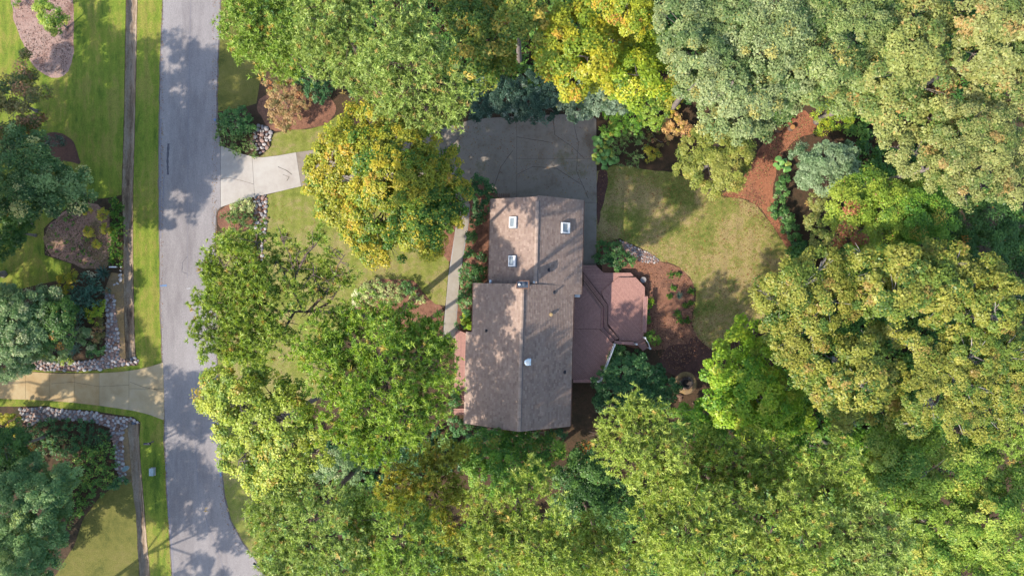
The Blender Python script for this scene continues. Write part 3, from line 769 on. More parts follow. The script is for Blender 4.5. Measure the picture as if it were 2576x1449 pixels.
put(boards(upN, math.radians(40), 1.22, seed=3, shade=.97), 'upper_boards', M['board'])
put(boards(upS, math.radians(-42), 1.22, seed=4, shade=.97), 'upper_boards', M['board'])
def treads(o1, o2, z, seed):
    for i in range(3):
        q = [o1[i], o1[i + 1], o2[i + 1], o2[i]]; ql = dk(q)
        d = Vector(ql[1]) - Vector(ql[0])
        # two boards and a riser to each step
        r = random.Random(seed + i)
        for k in range(3):
            f0, f1 = .17 + k * .276, .17 + (k + 1) * .276
            L = lambda a, b, f: (a[0] + (b[0] - a[0]) * f, a[1] + (b[1] - a[1]) * f)
            g = .04
            quad = [L(ql[0], ql[3], f0 + g), L(ql[1], ql[2], f0 + g), L(ql[1], ql[2], f1 - g), L(ql[0], ql[3], f1 - g)]
            ar = sum(quad[j][0] * quad[(j + 1) % 4][1] - quad[(j + 1) % 4][0] * quad[j][1] for j in range(4))
            if ar < 0: quad = quad[::-1]
            mb = MB(); mb.prism(quad, z - .04, z + .002 * k, tuple(t * (.9 + .15 * r.random()) for t in r.choice(RED)[:3]))
            put(mb, 'tread_board', M['board'], False)
        mb = MB(); e = [ql[0], ql[1]]; n = Vector((-(e[1][1] - e[0][1]), e[1][0] - e[0][0])).normalized() * .02
        P = [(e[0][0], e[0][1]), (e[1][0], e[1][1]), (e[1][0] - n.x, e[1][1] - n.y), (e[0][0] - n.x, e[0][1] - n.y)]
        mb.prism(P, z - .2, z - .045, RED[3][:3]); put(mb, 'riser', M['board'], False)
treads(Ln, Bn, .93, 11); treads(Bn, Cn, 1.08, 31)
# framing under the boards
mb = MB(); mb.prism(dk([(100, 80), (240, 80), (330, 165), (640, 165), (680, 205), (790, 315), (790, 820), (780, 880), (690, 930), (430, 925), (300, 770), (300, 560), (110, 310)]), .1, .56, A(110, 76, 66)[:3])
mb.prism(dk([(-30, 340), (90, 320), (275, 565), (270, 795), (420, 950), (272, 1355), (-30, 1345)]), .3, 1.17, A(110, 76, 66)[:3])
put(mb, 'deck_frame', M['board'], False)
def bench(q, z, nb=3, h=.45):
    ql = dk(q); b = MB(); r = random.Random(int(q[0][0]))
    Lp = lambda a, c, f: (a[0] + (c[0] - a[0]) * f, a[1] + (c[1] - a[1]) * f)
    ends = None
    for k in range(nb):
        f0, f1 = k / nb + .03, (k + 1) / nb - .03
        quad = [Lp(ql[0], ql[3], f0), Lp(ql[1], ql[2], f0), Lp(ql[1], ql[2], f1), Lp(ql[0], ql[3], f1)]
        ar = sum(quad[j][0] * quad[(j + 1) % 4][1] - quad[(j + 1) % 4][0] * quad[j][1] for j in range(4))
        if ar < 0: quad = quad[::-1]
        b.prism(quad, z + h - .05, z + h, tuple(t * (.95 + .2 * r.random()) for t in RED[2][:3]))
    o = put(b, 'bench', M['board'], False)
    for f in (.08, .5, .92):
        p = Lp(Lp(ql[0], ql[3], .5), Lp(ql[1], ql[2], .5), f)
        m = MB(); m.box((p[0], p[1], z + (h - .05) / 2), (.12, .12, h - .05), 0, RED[3][:3]); put(m, 'bench_post', M['board'], False, o)
bench([(776, 420), (764, 826), (811, 830), (829, 422)], .78)
bench([(452, 922), (666, 934), (681, 975), (440, 956)], .78)
bench([(-20, 1350), (178, 1355), (178, 1388), (-20, 1388)], 1.22)
def railing(path, z, h=.95):
    pts = [W(*DK(*p)) for p in path]; rail = MB(); bal = MB()
    for p, q in zip(pts, pts[1:]):
        d = Vector(q) - Vector(p); L = d.length; a = math.atan2(d.y, d.x); c = (Vector(p) + Vector(q)) / 2
        rail.box((c.x, c.y, z + h), (L + .08, .12, .05), a); rail.box((c.x, c.y, z + .12), (L, .05, .07), a)
        n = int(L / .14)
        for i in range(n + 1):
            t = Vector(p) + d * (i / n); bal.box((t.x, t.y, z + .5), (.04, .04, .8), a)
    o = put(rail, 'railing', M['white'], False); put(bal, 'baluster', M['white'], True, o)
    for i, p in enumerate(pts):
        m = MB(); m.box((p[0], p[1], z + h / 2 - .02), (.12, .12, h + .12)); put(m, 'post', M['white'], False, o)
railing([(440, 958), (280, 1373), (180, 1371)], 1.22)
# garden stair
sA, sB, sC, sD = [W(*DK(*p)) for p in ((690, 940), (788, 886), (852, 1016), (798, 1050))]
for i in range(4):
    f0, f1 = i / 4, (i + 1) / 4 - .03; Lp = lambda a, c, f: (a[0] + (c[0] - a[0]) * f, a[1] + (c[1] - a[1]) * f)
    q = [Lp(sA, sD, f0), Lp(sB, sC, f0), Lp(sB, sC, f1), Lp(sA, sD, f1)]
    ar = sum(q[j][0] * q[(j + 1) % 4][1] - q[(j + 1) % 4][0] * q[j][1] for j in range(4))
    if ar < 0: q = q[::-1]
    mb = MB(); mb.prism(q, .0, .62 - i * .155, tuple(t * (1 + .05 * i) for t in RED[i][:3])); put(mb, 'stair_tread', M['board'], False)
mb = MB()
e0, e1 = Vector(W(*DK(786, 888))), Vector(W(*DK(858, 1012)))
mb.tube([(e0.x, e0.y, 1.65), ((e0.x + e1.x) / 2 + .08, (e0.y + e1.y) / 2, 1.3), (e1.x, e1.y, .95)], [.045] * 3, 8)
put(mb, 'handrail', M['white'], False)
for p, h0, h1 in ((e0, .1, 1.72), (e1, 0, 1.0), (Vector(W(*DK(690, 958))), .1, 1.72)):
    mb = MB(); mb.box((p.x, p.y, (h0 + h1) / 2), (.12, .12, h1 - h0)); mb.box((p.x, p.y, h1 + .02), (.17, .17, .05)); put(mb, 'post', M['white'], False)

porch = empty('porch', W(1157, 930) + (0,)); props(porch, 'narrow reddish boarded porch along the front wall of the house', 'porch')
def PP(x, y): return W(1107.7 + x * .2074, 807.1 + y * .2074)
pb = boards([PP(*p) for p in ((212, 103), (420, 190), (420, 1108), (183, 1108), (176, 700), (178, 230))], math.radians(-88.5), .55, seed=9)
pb.v = [(x - porch.location.x, y - porch.location.y, z) for x, y, z in pb.v]; props(pb.build('porch_boards', M['board'], porch), kind='stuff')
mb = MB(); mb.prism([(x - porch.location.x, y - porch.location.y) for x, y in [PP(*p) for p in ((186, 130), (186, 1100), (415, 1100), (415, 200))]], .1, .5, RED[3][:3]); mb.build('porch_frame', M['board'], porch)
for k in range(3):
    mb = MB(); c = PP(238, 1052 + k * 26); mb.box((c[0] - porch.location.x, c[1] - porch.location.y, 1.0 ), (1.1, .16, .05), 0, RED[k][:3]); mb.build('bench_board', M['board'], porch)

# ---------------------------------------------------------------- small things on the ground
def at(px, py, z=0): return W(px, py) + (z,)
mb = empty('mailbox', at(386, 1110)); props(mb, 'black mailbox on a wooden post standing in the grass verge', 'mailbox')
t = MB(); t.box((0, 0, .5), (.1, .1, 1.0)); t.box((-.1, 0, .98), (.5, .1, .06)); t.build('post', M['bark_grey'], mb)
t = MB(); R_ = .1
prof = [(-R_, 0), (R_, 0)] + [(R_ * math.cos(a), .12 + R_ * math.sin(a)) for a in [math.pi * i / 8 for i in range(9)]]
n_ = len(prof); i0 = len(t.v)
for x in (-.32, .32): t.v.extend([(x, y, 1.02 + z) for y, z in prof])
for j in range(n_): t.f.append((i0 + j, i0 + (j + 1) % n_, i0 + n_ + (j + 1) % n_, i0 + n_ + j)); t.c.append(None)
t.f.append(tuple(range(n_ - 1, -1, -1))); t.f.append(tuple(range(n_, 2 * n_))); t.c += [None, None]
t.build('box', M['rubber'], mb, (-.05, 0, 0))
t = MB(); t.box((.1, .115, 1.2), (.04, .015, .22)); t.box((.15, .115, 1.29), (.12, .015, .06)); t.build('flag', M['paint_pale'], mb)
mb = empty('mailbox', at(655, 1410)); mb.rotation_euler = (0, 0, -.45); props(mb, 'dark mailbox at the kerb of the road bend below the pale pine', 'mailbox')
t = MB(); t.box((.1, 0, .5), (.1, .1, 1.0)); t.build('post', M['bark_grey'], mb)
t = MB(); t.box((-.03, 0, 1.1), (.62, .2, .2)); t.tube([(-.34, 0, 1.2), (.28, 0, 1.2)], [.1, .1], 10); t.build('box', M['metal_dark'], mb)
t = MB(); t.box((.05, .12, 1.25), (.05, .02, .2)); t.build('flag', M['utility_green'], mb)

ub = empty('utility_box', at(386, 1185)); props(ub, 'pale metal utility box standing in the grass verge by the road', 'utility box')
t = MB(); t.box((0, 0, .2), (.36, .66, .4)); t.build('body', M['utility'], ub)
t = MB(); t.box((0, .02, .43), (.42, .74, .06)); t.box((0, -.16, .465), (.24, .16, .02)); t.build('lid', M['utility'], ub)
t = MB(); t.box((0, 0, .03), (.48, .82, .06)); t.build('plinth', M['concrete_pale'], ub)
ub = empty('utility_cover', at(317, 1178)); ub.rotation_euler = (0, 0, .6); props(ub, 'grey green oval utility cover beside the ditch stones', 'utility cover')
t = MB(); q = [(.42 * math.cos(a) * 1.0, .24 * math.sin(a)) for a in [2 * math.pi * i / 20 for i in range(20)]]; t.prism(q, 0, .12); t.build('base', M['concrete_pale'], ub)
t = MB(); t.prism([(x * .92, y * .9) for x, y in q], .12, .16); t.build('lid', M['utility_green'], ub)
t = MB(); t.box((0, 0, .32), (.75, .12, .05)); t.box((0, 0, .26), (.68, .03, .08)); 
for s in (-.3, .3): t.box((s, 0, .12), (.06, .06, .26))
props(t.build('drain_board', M['white'], None, at(288, 672)), 'small white board raised on two feet beside the ditch', 'board')
for i, (px, py, d) in enumerate(((304, 671, .28), (303, 681, .24), (303, 692, .42), (304, 703, .5), (296, 713, .3), (288, 716, .26), (276, 729, .16))):
    me = STONES[i % 3][0]; o = bpy.data.objects.new('edging_stone', me); COL.objects.link(o)
    o.location = at(px, py, .04); o.scale = (d * .8, d * 1.2, d * .5); o.rotation_euler = (0, 0, i)
    lab = ['flat cream stone nearest the white board by the ditch', 'small cream stone second below the white board', 'long cream stone midway along the ditch edge', 'largest cream stone on the ditch edge by the yucca', 'cream stone at the corner under the yucca', 'pale stone just south of the spiky yucca', 'tiny white stone at the head of the stone bed'][i]
    props(o, lab, 'stone', 'cream stones along the ditch edge')
# pipe under the driveway
t = MB(); x0, y0 = W(330, 900); x1, y1 = W(334, 1068)
pp = [(x0 + (x1 - x0) * i / 40, y0 + (y1 - y0) * i / 40, -.28) for i in range(41)]
t.tube(pp, [.26 + .012 * (i % 2) for i in range(41)], 14, caps=False)
t.tube(pp, [.22] * 41, 14, caps=False)
props(t.build('culvert_pipe', M['metal_dark'], None), 'dark drain pipe joining the ditch under the tan driveway', 'pipe')
# stumps and a fallen branch by the dirt path
for px, py, r0, lab in ((1958, 324, .36, 'wider cut tree stump with orange face by the dirt path'), (1989, 323, .26, 'smaller cut tree stump with orange face by the dirt path')):
    st = empty('tree_stump', at(px, py)); props(st, lab, 'stump', 'stumps by the dirt path')
    t = MB(); t.lathe([(r0 * 1.25, 0), (r0 * 1.05, .2), (r0, .5)], (0, 0, 0), 14); t.build('bark', M['bark_pine'], st)
    t = MB(); t.lathe([(r0 * .95, .495), (r0 * .93, .515), (r0 * .3, .52)], (0, 0, 0), 14); t.build('cut_face', M['log_end'], st)
t = MB(); t.tube([at(2045, 339, .12), at(2075, 329, .18), at(2100, 320, .2), at(2124, 312, .3)], [.06, .055, .045, .03], 7)
t.tube([at(2075, 329, .18), at(2090, 318, .3)], [.035, .015], 6)
props(t.build('fallen_branch', M['bark_grey'], None), 'pale bare fallen branch lying across the dirt by yellow green bush', 'branch')
# fire pit
fp = empty('fire_pit', at(1725, 963)); props(fp, 'round fire pit with dark bowl in a ring of pale gravel', 'fire pit')
t = MB(); t.lathe([(1.15, .0), (1.05, .10), (.8, .16), (.62, .12), (.6, .0)], (0, 0, 0), 36); t.build('gravel_ring', M['soil_tan'], fp)
t = MB(); t.lathe([(.56, .0), (.56, .4), (.5, .42), (.42, .4), (.38, .12), (.1, .1)], (0, 0, 0), 28); t.build('bowl', M['joint'], fp)
r = random.Random(4)
for k in range(13):
    a = 2 * math.pi * k / 13
    o = bpy.data.objects.new('ring_stone', r.choice(STONES[6:])[0]); COL.objects.link(o); o.parent = fp
    o.location = (.6 * math.cos(a), .6 * math.sin(a), .2); o.scale = (.3, .2, .4); o.rotation_euler = (0, 0, a + 1.57)
for i, (px, py, d, lab) in enumerate(((1709, 995, .5, 'flat orange brown rock between fire pit and dark shrub'), (1711, 1003, .45, 'pale tan rock below the fire pit'), (1743, 1014, .22, 'small tan rock south east of the fire pit'))):
    o = bpy.data.objects.new('rock', STONES[9 + i % 3][0]); COL.objects.link(o); o.location = at(px, py, .1); o.scale = (d * 1.3, d, d); o.rotation_euler = (0, 0, i * 1.1); props(o, lab, 'rock', 'rocks by the fire pit')
t = MB(); t.lathe([(.2, 0), (.27, .3), (.3, .45), (.26, .46), (.22, .4), (.05, .4)], (0, 0, 0), 20)
props(t.build('garden_pot', M['stone_grey'], None, at(1616.5, 704)), 'grey round garden pot beside the deck corner', 'pot')
t = MB(); t.lathe([(.04, 0), (.04, .5), (.12, .52), (.1, .6), (.03, .64)], (0, 0, 0), 10)
props(t.build('garden_light', M['white'], None, at(60, 1133)), 'small white garden light in the dark groundcover', 'light')
o = bpy.data.objects.new('rock', STONES[0][0]); COL.objects.link(o); o.location = at(550, 327, .1); o.scale = (.55, .3, .3); props(o, 'single white rock at the road edge by green shrubs', 'rock')

# ---------------------------------------------------------------- foliage
PAL = {
 'soft_green': [(5, 116, 150, 86), (3, 140, 170, 100), (3, 84, 122, 66), (1, 164, 182, 96)],
 'lime_olive': [(5, 152, 158, 66), (3, 170, 170, 80), (3, 112, 128, 50), (.5, 186, 170, 84)],
 'tipped': [(5, 104, 134, 70), (3, 150, 172, 102), (3, 70, 100, 50), (1, 206, 198, 124)],
 'pine_bright': [(5, 150, 176, 72), (3, 168, 188, 88), (2, 130, 156, 62), (.35, 196, 168, 84)],
 'pine_pale': [(5, 160, 178, 86), (3, 174, 190, 102), (2, 134, 156, 70), (.4, 200, 172, 100)],
 'pine_gold': [(5, 176, 178, 70), (3, 192, 186, 78), (2, 148, 158, 58), (.6, 204, 172, 76)],
 'pine_olive': [(5, 144, 164, 64), (3, 164, 178, 74), (2, 118, 142, 54), (.4, 176, 148, 78)],
 'pine_yellow': [(5, 166, 182, 78), (3, 182, 194, 90), (2, 140, 162, 60), (.3, 204, 176, 90)],
 'pine_deep': [(5, 144, 170, 60), (3, 164, 184, 74), (3, 112, 144, 50), (.25, 190, 168, 80)],
 'maple_gold': [(5, 204, 178, 44), (3, 174, 170, 48), (3, 122, 146, 46), (1, 222, 160, 54), (2.5, 88, 124, 44)],
 'sweetgum': [(5, 164, 166, 44), (4, 192, 176, 46), (3.5, 118, 144, 44), (2.5, 84, 122, 42), (.3, 206, 168, 56)],
 'maple_orange': [(5, 190, 182, 42), (4, 172, 178, 44), (.8, 206, 166, 54), (.3, 204, 140, 60), (4, 136, 156, 42)],
 'lime': [(5, 168, 186, 44), (3, 146, 170, 44), (2, 194, 192, 50), (2, 110, 144, 42)],
 'lime_bright': [(5, 152, 184, 40), (3, 176, 194, 52), (3, 112, 156, 36), (1, 196, 198, 64)],
 'olive_yellow': [(4, 112, 134, 44), (3, 150, 156, 54), (2.5, 200, 176, 70), (2, 86, 114, 40)],
 'oak_grey': [(5, 146, 160, 96), (3, 162, 172, 112), (3, 110, 132, 72), (.8, 176, 168, 90)],
 'oak_green': [(5, 142, 158, 84), (3, 160, 170, 100), (3, 106, 130, 62), (.8, 180, 166, 84)],
 'oak_tan': [(5, 150, 154, 82), (3, 166, 166, 94), (2.5, 112, 130, 62), (.8, 178, 150, 86)],
 'oak_olive': [(5, 152, 158, 80), (3, 168, 168, 90), (2.5, 114, 134, 62), (.9, 184, 150, 84)],
 'golden': [(5, 154, 156, 60), (3, 170, 166, 68), (3, 122, 142, 52), (.5, 176, 150, 74), (1.6, 92, 120, 46)],
 'yellow_green': [(5, 164, 178, 58), (3, 180, 186, 68), (3, 124, 150, 50), (.4, 198, 172, 66)],
 'green_maple': [(5, 146, 172, 58), (3, 172, 186, 74), (3, 104, 140, 46), (1, 190, 188, 78)],
 'green_fresh': [(5, 112, 156, 48), (3, 136, 172, 56), (3, 86, 130, 42), (.6, 170, 160, 60)],
 'light_green': [(5, 172, 188, 66), (3, 148, 174, 58), (2, 112, 146, 48), (.6, 176, 112, 74)],
 'dark_green': [(5, 84, 120, 52), (3, 104, 140, 60), (3, 62, 96, 42), (.2, 200, 140, 60)],
 'holly': [(5, 72, 100, 78), (3, 92, 120, 98), (3, 54, 80, 60), (.6, 140, 160, 140)],
 'magnolia': [(5, 126, 148, 116), (3, 148, 166, 132), (3, 92, 118, 82), (.8, 168, 172, 104)],
 'shrub_green': [(5, 86, 130, 62), (3, 112, 152, 76), (3, 60, 100, 48), (.6, 150, 176, 110)],
 'shrub_dark': [(5, 72, 114, 62), (3, 92, 136, 74), (3, 52, 90, 48), (.5, 126, 156, 94)],
 'blue_green': [(5, 140, 164, 116), (3, 160, 180, 134), (2, 104, 132, 84)],
 'bronze': [(5, 176, 142, 92), (3, 196, 158, 104), (2, 140, 126, 74), (2, 152, 150, 80), (1, 200, 136, 84)],
 'peach': [(5, 226, 176, 110), (3, 232, 194, 122), (2, 206, 180, 80), (1, 196, 150, 110)],
 'russet': [(5, 140, 128, 72), (3, 112, 116, 58), (2, 172, 128, 88), (2, 88, 104, 54)],
 'yellow_shrub': [(5, 186, 176, 50), (3, 160, 166, 52), (2, 206, 180, 60), (1, 120, 140, 50)],
 'variegated': [(5, 204, 208, 132), (3, 172, 188, 104), (3, 128, 156, 78), (1, 226, 224, 176)],
 'juniper': [(5, 124, 152, 86), (3, 146, 170, 100), (3, 96, 128, 66), (1, 170, 180, 110)],
 'cover_dark': [(5, 76, 118, 66), (3, 94, 136, 76), (3, 56, 92, 52), (1, 130, 158, 76)],
 'cover_mid': [(5, 96, 138, 56), (3, 124, 160, 66), (3, 72, 112, 48), (1, 166, 180, 74)],
 'grey_leaf': [(5, 134, 160, 100), (3, 158, 176, 116), (3, 100, 132, 72), (1, 184, 190, 136)],
 'spiky_blue': [(5, 96, 134, 110), (3, 116, 150, 126), (3, 70, 104, 84)],
}
FL = 0.66     # leaf colour scale, raised until the crowns looked bright enough
def pal_arrays(name):
    p = PAL[name]; w = np.array([q[0] for q in p]); w = w / w.sum()
    c = np.array([[lin(q[1]) * FL, lin(q[2]) * FL, lin(q[3]) * FL] for q in p])
    lum = (c * np.array([.3, .6, .1])).sum(1, keepdims=True); return w, c * .97 + lum * .03

def unit(rng, n, zmin=-1.0):
    z = rng.uniform(zmin, 1, n); a = rng.uniform(0, 2 * np.pi, n); r = np.sqrt(np.maximum(0, 1 - z * z))
    return np.stack([r * np.cos(a), r * np.sin(a), z], 1)
def nrm(v): return v / np.maximum(1e-6, np.linalg.norm(v, axis=1, keepdims=True))

def drift(P, rng, w):
    """leaf colour changes gradually from branch to branch"""
    a = rng.uniform(0, 6.28, 6); s = np.zeros(len(P))
    for i in range(6):
        d = rng.normal(size=3) * rng.uniform(.5, 1.3); s += np.sin(P @ d + a[i])
    s += rng.normal(size=len(P)) * 1.3
    rk = np.argsort(np.argsort(s)) / max(1, len(P)); o = rng.permutation(len(w))
    return o[np.minimum(np.searchsorted(np.cumsum(w[o]), rk), len(w) - 1)]

def clump_centres(lobes, rng, clump, dens, flat, zmin):
    P, D = [], []
    L = np.array(lobes)
    for i, (x, y, z, r) in enumerate(lobes):
        n = max(3, int(dens * 2.0 * r * r / (clump * clump)))
        d = unit(rng, n, zmin); f = rng.uniform(0.72, 1.08, n)[:, None]
        p = np.array([x, y, z]) + d * f * np.array([r, r, r * flat])
        keep = np.ones(n, bool)
        for j in range(len(L)):
            if j == i: continue
            q = (p - L[j, :3]) / (L[j, 3] * np.array([1, 1, flat]))
            keep &= (q * q).sum(1) > 0.42
        P.append(p[keep]); D.append(d[keep])
    return np.concatenate(P), np.concatenate(D)

def broad_mesh(name, lobes, seed, pal, leaf=.25, clump=.58, per=76, dens=1.6, flat=.6, zmin=-.05, squash=.6, aspect=.72, up=.8):
    rng = np.random.default_rng(seed)
    P, D = clump_centres(lobes, rng, clump, dens, flat, zmin)
    n = len(P); w, cols = pal_arrays(pal)
    cs = clump * rng.uniform(.65, 1.25, n)
    ci = drift(P, rng, w)
    if leaf > .17: leaf, per = leaf * .77, per * 1.75      # fine leaves
    k = np.repeat(np.arange(n), rng.integers(int(per * .6), int(per * 1.3), n)); m = len(k)
    u = unit(rng, m); rad = rng.uniform(0.15, 1, m) ** .5
    C = P[k] + u * (rad * cs[k])[:, None] * np.array([1, 1, squash])
    nn = nrm(.45 * u + .4 * D[k] + np.array([0, 0, up]) + .36 * rng.normal(size=(m, 3)))
    t = nrm(np.cross(nn, rng.normal(size=(m, 3)))); s = np.cross(nn, t)
    l = leaf * rng.uniform(.6, 1.3, m)[:, None]; b = l * aspect
    V = np.stack([C - t * l * .5 + s * b * .5, C + t * l * .5 - nn * l * .12, C - t * l * .5 - s * b * .5], 1).reshape(-1, 3)
    leaf_ci = np.where(rng.random(m) < .8, ci[k], rng.choice(len(w), m, p=w))
    col = cols[leaf_ci] * (rng.uniform(.85, 1.15, (m, 1))) * (rng.uniform(.88, 1.12, n)[k][:, None])
    return mesh_np(name, V, [np.arange(m * 3).reshape(-1, 3)], [col])

def pine_mesh(name, lobes, seed, pal, tuft=.33, blades=15, dens=1.0, flat=.6, zmin=-.2, width=.1):
    rng = np.random.default_rng(seed)
    P, D = clump_centres(lobes, rng, tuft * 1.6, dens * 1.3, flat, zmin)
    # each shoot carries a handful of needle tufts along its end
    per = 11
    n0 = len(P); k0 = np.repeat(np.arange(n0), per)
    ax = nrm(D[k0] * .8 + np.array([0, 0, .5]) + .45 * rng.normal(size=(len(k0), 3)))
    T = P[k0] + rng.normal(size=(len(k0), 3)) * tuft * 1.05 * np.array([1, 1, .6])
    n = len(T); w, cols = pal_arrays(pal)
    ci = rng.choice(len(w), n, p=w); tl = tuft * rng.uniform(.7, 1.25, n)
    k = np.repeat(np.arange(n), blades); m = len(k)
    d = nrm(ax[k] * .75 + unit(rng, m))
    t = nrm(np.cross(d, rng.normal(size=(m, 3))))
    L = (tl[k] * rng.uniform(.75, 1.15, m))[:, None]
    C = T[k]; wd = width * rng.uniform(.7, 1.3, m)[:, None]
    V = np.stack([C + t * wd * .4, C + d * L - np.array([0, 0, .06]) * L, C - t * wd * .4], 1)
    V[:, 0] += (d * L * .12); V[:, 2] += (d * L * .12)
    V = V.reshape(-1, 3)
    shoot = rng.uniform(.85, 1.15, n0)[k0]
    col = cols[ci][k] * rng.uniform(.82, 1.2, (m, 1)) * shoot[k][:, None]
    return mesh_np(name, V, [np.arange(m * 3).reshape(-1, 3)], [col])

def lobes_world(lobes, z, dome, jit, seed, grow=1.0):
    r = random.Random(seed)
    cx = sum(l[0] * l[2] for l in lobes) / sum(l[2] for l in lobes); cy = sum(l[1] * l[2] for l in lobes) / sum(l[2] for l in lobes)
    dm = max(1, max(math.hypot(l[0] - cx, l[1] - cy) for l in lobes)); out = []
    for l in lobes:
        zz = z + dome * (0.6 - math.hypot(l[0] - cx, l[1] - cy) / dm) + r.uniform(-jit, jit) if len(l) < 4 else l[3]
        x, y = W(l[0], l[1], zz); out.append((x, y, zz, l[2] * grow * S * (H - zz) / H))
    return out

def tree(name, cat, label, group, style, pal, z, lobes, base=None, r0=.26, dome=2.5, jit=1.0, seed=None, twigs=4, bark=None, branches=None, hub=None, **kw):
    seed = seed or int(abs(lobes[0][0] * 13 + lobes[0][1] * 7)) + 1
    LW = lobes_world(lobes, z, dome, jit, seed, 1.08 if style == 'broad' else .93)
    wsum = sum(l[3] for l in LW)
    mx = sum(l[0] * l[3] for l in LW) / wsum; my = sum(l[1] * l[3] for l in LW) / wsum
    bx, by = W(*base) if base else (mx, my)
    root = empty(name, (bx, by, 0)); props(root, label, cat, group)
    zt = sum(l[2] for l in LW) / len(LW)
    r = random.Random(seed + 5)
    hub = Vector(W(*hub) + (hub[2],)) if hub else Vector((mx, my, zt - .1 * max(l[3] for l in LW)))
    mb = MB(); B = Vector((bx, by, 0)); q1 = B.lerp(hub, .35) + Vector((r.uniform(-.2, .2), r.uniform(-.2, .2), 0)); q2 = B.lerp(hub, .7) + Vector((r.uniform(-.2, .2), r.uniform(-.2, .2), 0))
    mb.tube([B, B + Vector((0, 0, .3)), q1, q2, hub], [r0 * 1.5, r0 * 1.12, r0 * .9, r0 * .62, r0 * .3], 9)
    off = Vector((bx, by, 0))
    mb.v = [(x - bx, y - by, zz) for x, y, zz in mb.v]
    bk = bark or (M['bark_pine'] if style == 'pine' else M['bark_grey'])
    mb.build('trunk', bk, root, smooth=True)
    for br in branches or []:
        P = []
        for k, (px, py, zz) in enumerate(br): P.append(Vector(W(px, py, zz) + (zz,)))
        lb = MB(); n = len(P); R = [max(.02, r0 * .36 * (1 - k / (n - .4))) for k in range(n)]
        lb.tube(P, R, 7)
        for k in range(1, n):
            for q in range(5):
                d = Vector((r.gauss(0, 1), r.gauss(0, 1), r.uniform(-.1, .8))).normalized(); a = P[k - 1].lerp(P[k], r.uniform(.3, 1)); L = r.uniform(.5, 1.3)
                m1 = a + d * L * .5 + Vector((r.uniform(-.12, .12), r.uniform(-.12, .12), .05))
                lb.tube([a, m1, m1 + (d + Vector((r.uniform(-.5, .5), r.uniform(-.5, .5), .2))) * L * .5], [.035, .026, .012], 4, caps=False)
        lb.v = [(a - bx, b - by, c) for a, b, c in lb.v]
        lb.build('limb', bk, root, smooth=True)
    for i, (x, y, zz, rad) in enumerate(LW if not branches else []):
        f = r.uniform(.5, .85); st = (q1.lerp(hub, f) if f < .9 else hub)
        if style == 'pine': st = Vector((st.x, st.y, max(zt * .5, zz - r.uniform(.5, 2.5))));
        if style == 'pine': tt = min(1, st.z / max(.1, hub.z)); st = B.lerp(hub, tt)
        en = Vector((x, y, zz)); mid = st.lerp(en, .5) + Vector((r.uniform(-.5, .5), r.uniform(-.5, .5), .12 * (en - st).length))
        lb = MB(); lb.tube([st, mid, en], [r0 * .34, r0 * .24, r0 * .12], 6)
        for k in range(twigs):
            d = Vector((r.gauss(0, 1), r.gauss(0, 1), r.uniform(.1, .9))).normalized()
            a = mid.lerp(en, r.uniform(.3, 1)); e2 = en + Vector((d.x * rad * .95, d.y * rad * .95, d.z * rad * .72))
            lb.tube([a, a.lerp(e2, .5) + Vector((0, 0, .1)), e2], [r0 * .1 + .01, r0 * .07 + .008, .012], 4, caps=False)
        lb.v = [(a - bx, b - by, c) for a, b, c in lb.v]
        lb.build('limb', bk, root)
    if style == 'broad':
        extra = []
        for i in range(len(LW)):
            for j in range(i):
                a, b = LW[i], LW[j]; d = math.hypot(a[0] - b[0], a[1] - b[1])
                if .6 * max(a[3], b[3]) < d < 1.15 * (a[3] + b[3]) and r.random() < .55:
                    f = r.uniform(.35, .65)
                    extra.append((a[0] + (b[0] - a[0]) * f, a[1] + (b[1] - a[1]) * f, (a[2] + b[2]) / 2 + r.uniform(-.7, .9), (a[3] + b[3]) / 2 * r.uniform(.4, .7)))
        LW = LW + extra
    LL = [(x - bx, y - by, zz, rad) for x, y, zz, rad in LW]
    if style == 'broad':      # every tree has its own leaf size and its own sized sprays
        lf = r.uniform(.19, .31); kw.setdefault('leaf', lf); kw.setdefault('clump', r.uniform(.46, .74)); kw.setdefault('flat', r.uniform(.5, .72))
        kw.setdefault('per', int(76 * (kw['clump'] / .58) ** 1.6 * (.25 / kw['leaf']) ** 1.2))
    me = pine_mesh('crown', LL, seed, pal, **kw) if style == 'pine' else broad_mesh('crown', LL, seed, pal, **kw)
    link('crown', me, M['needle'] if style == 'pine' else M['leaf'], root)
    return root

def shrub(name, cat, label, group, pal, z, lobes, leaf=.14, clump=.26, per=36, dens=1.3, flat=.75, seed=None, **kw):
    seed = seed or int(abs(lobes[0][0] * 17 + lobes[0][1] * 11)) + 3
    LW = lobes_world(lobes, z, .3, .12, seed)
    bx = sum(l[0] for l in LW) / len(LW); by = sum(l[1] for l in LW) / len(LW)
    LL = [(x - bx, y - by, zz, r) for x, y, zz, r in LW]
    me = broad_mesh('foliage', LL, seed, pal, leaf, clump, per, dens, flat, **kw)
    root = empty(name, (bx, by, 0)); props(root, label, cat, group)
    st = MB(); r = random.Random(seed)
    for x, y, zz, rad in LL:
        for k in range(2):
            st.tube([(x * .3 + r.uniform(-.1, .1), y * .3 + r.uniform(-.1, .1), 0), (x * .7, y * .7, zz * .5), (x + r.uniform(-.3, .3) * rad, y + r.uniform(-.3, .3) * rad, zz)], [.035, .025, .01], 5)
    st.build('stem', M['bark_grey'], root)
    link('foliage', me, M['leaf'], root)
    return root

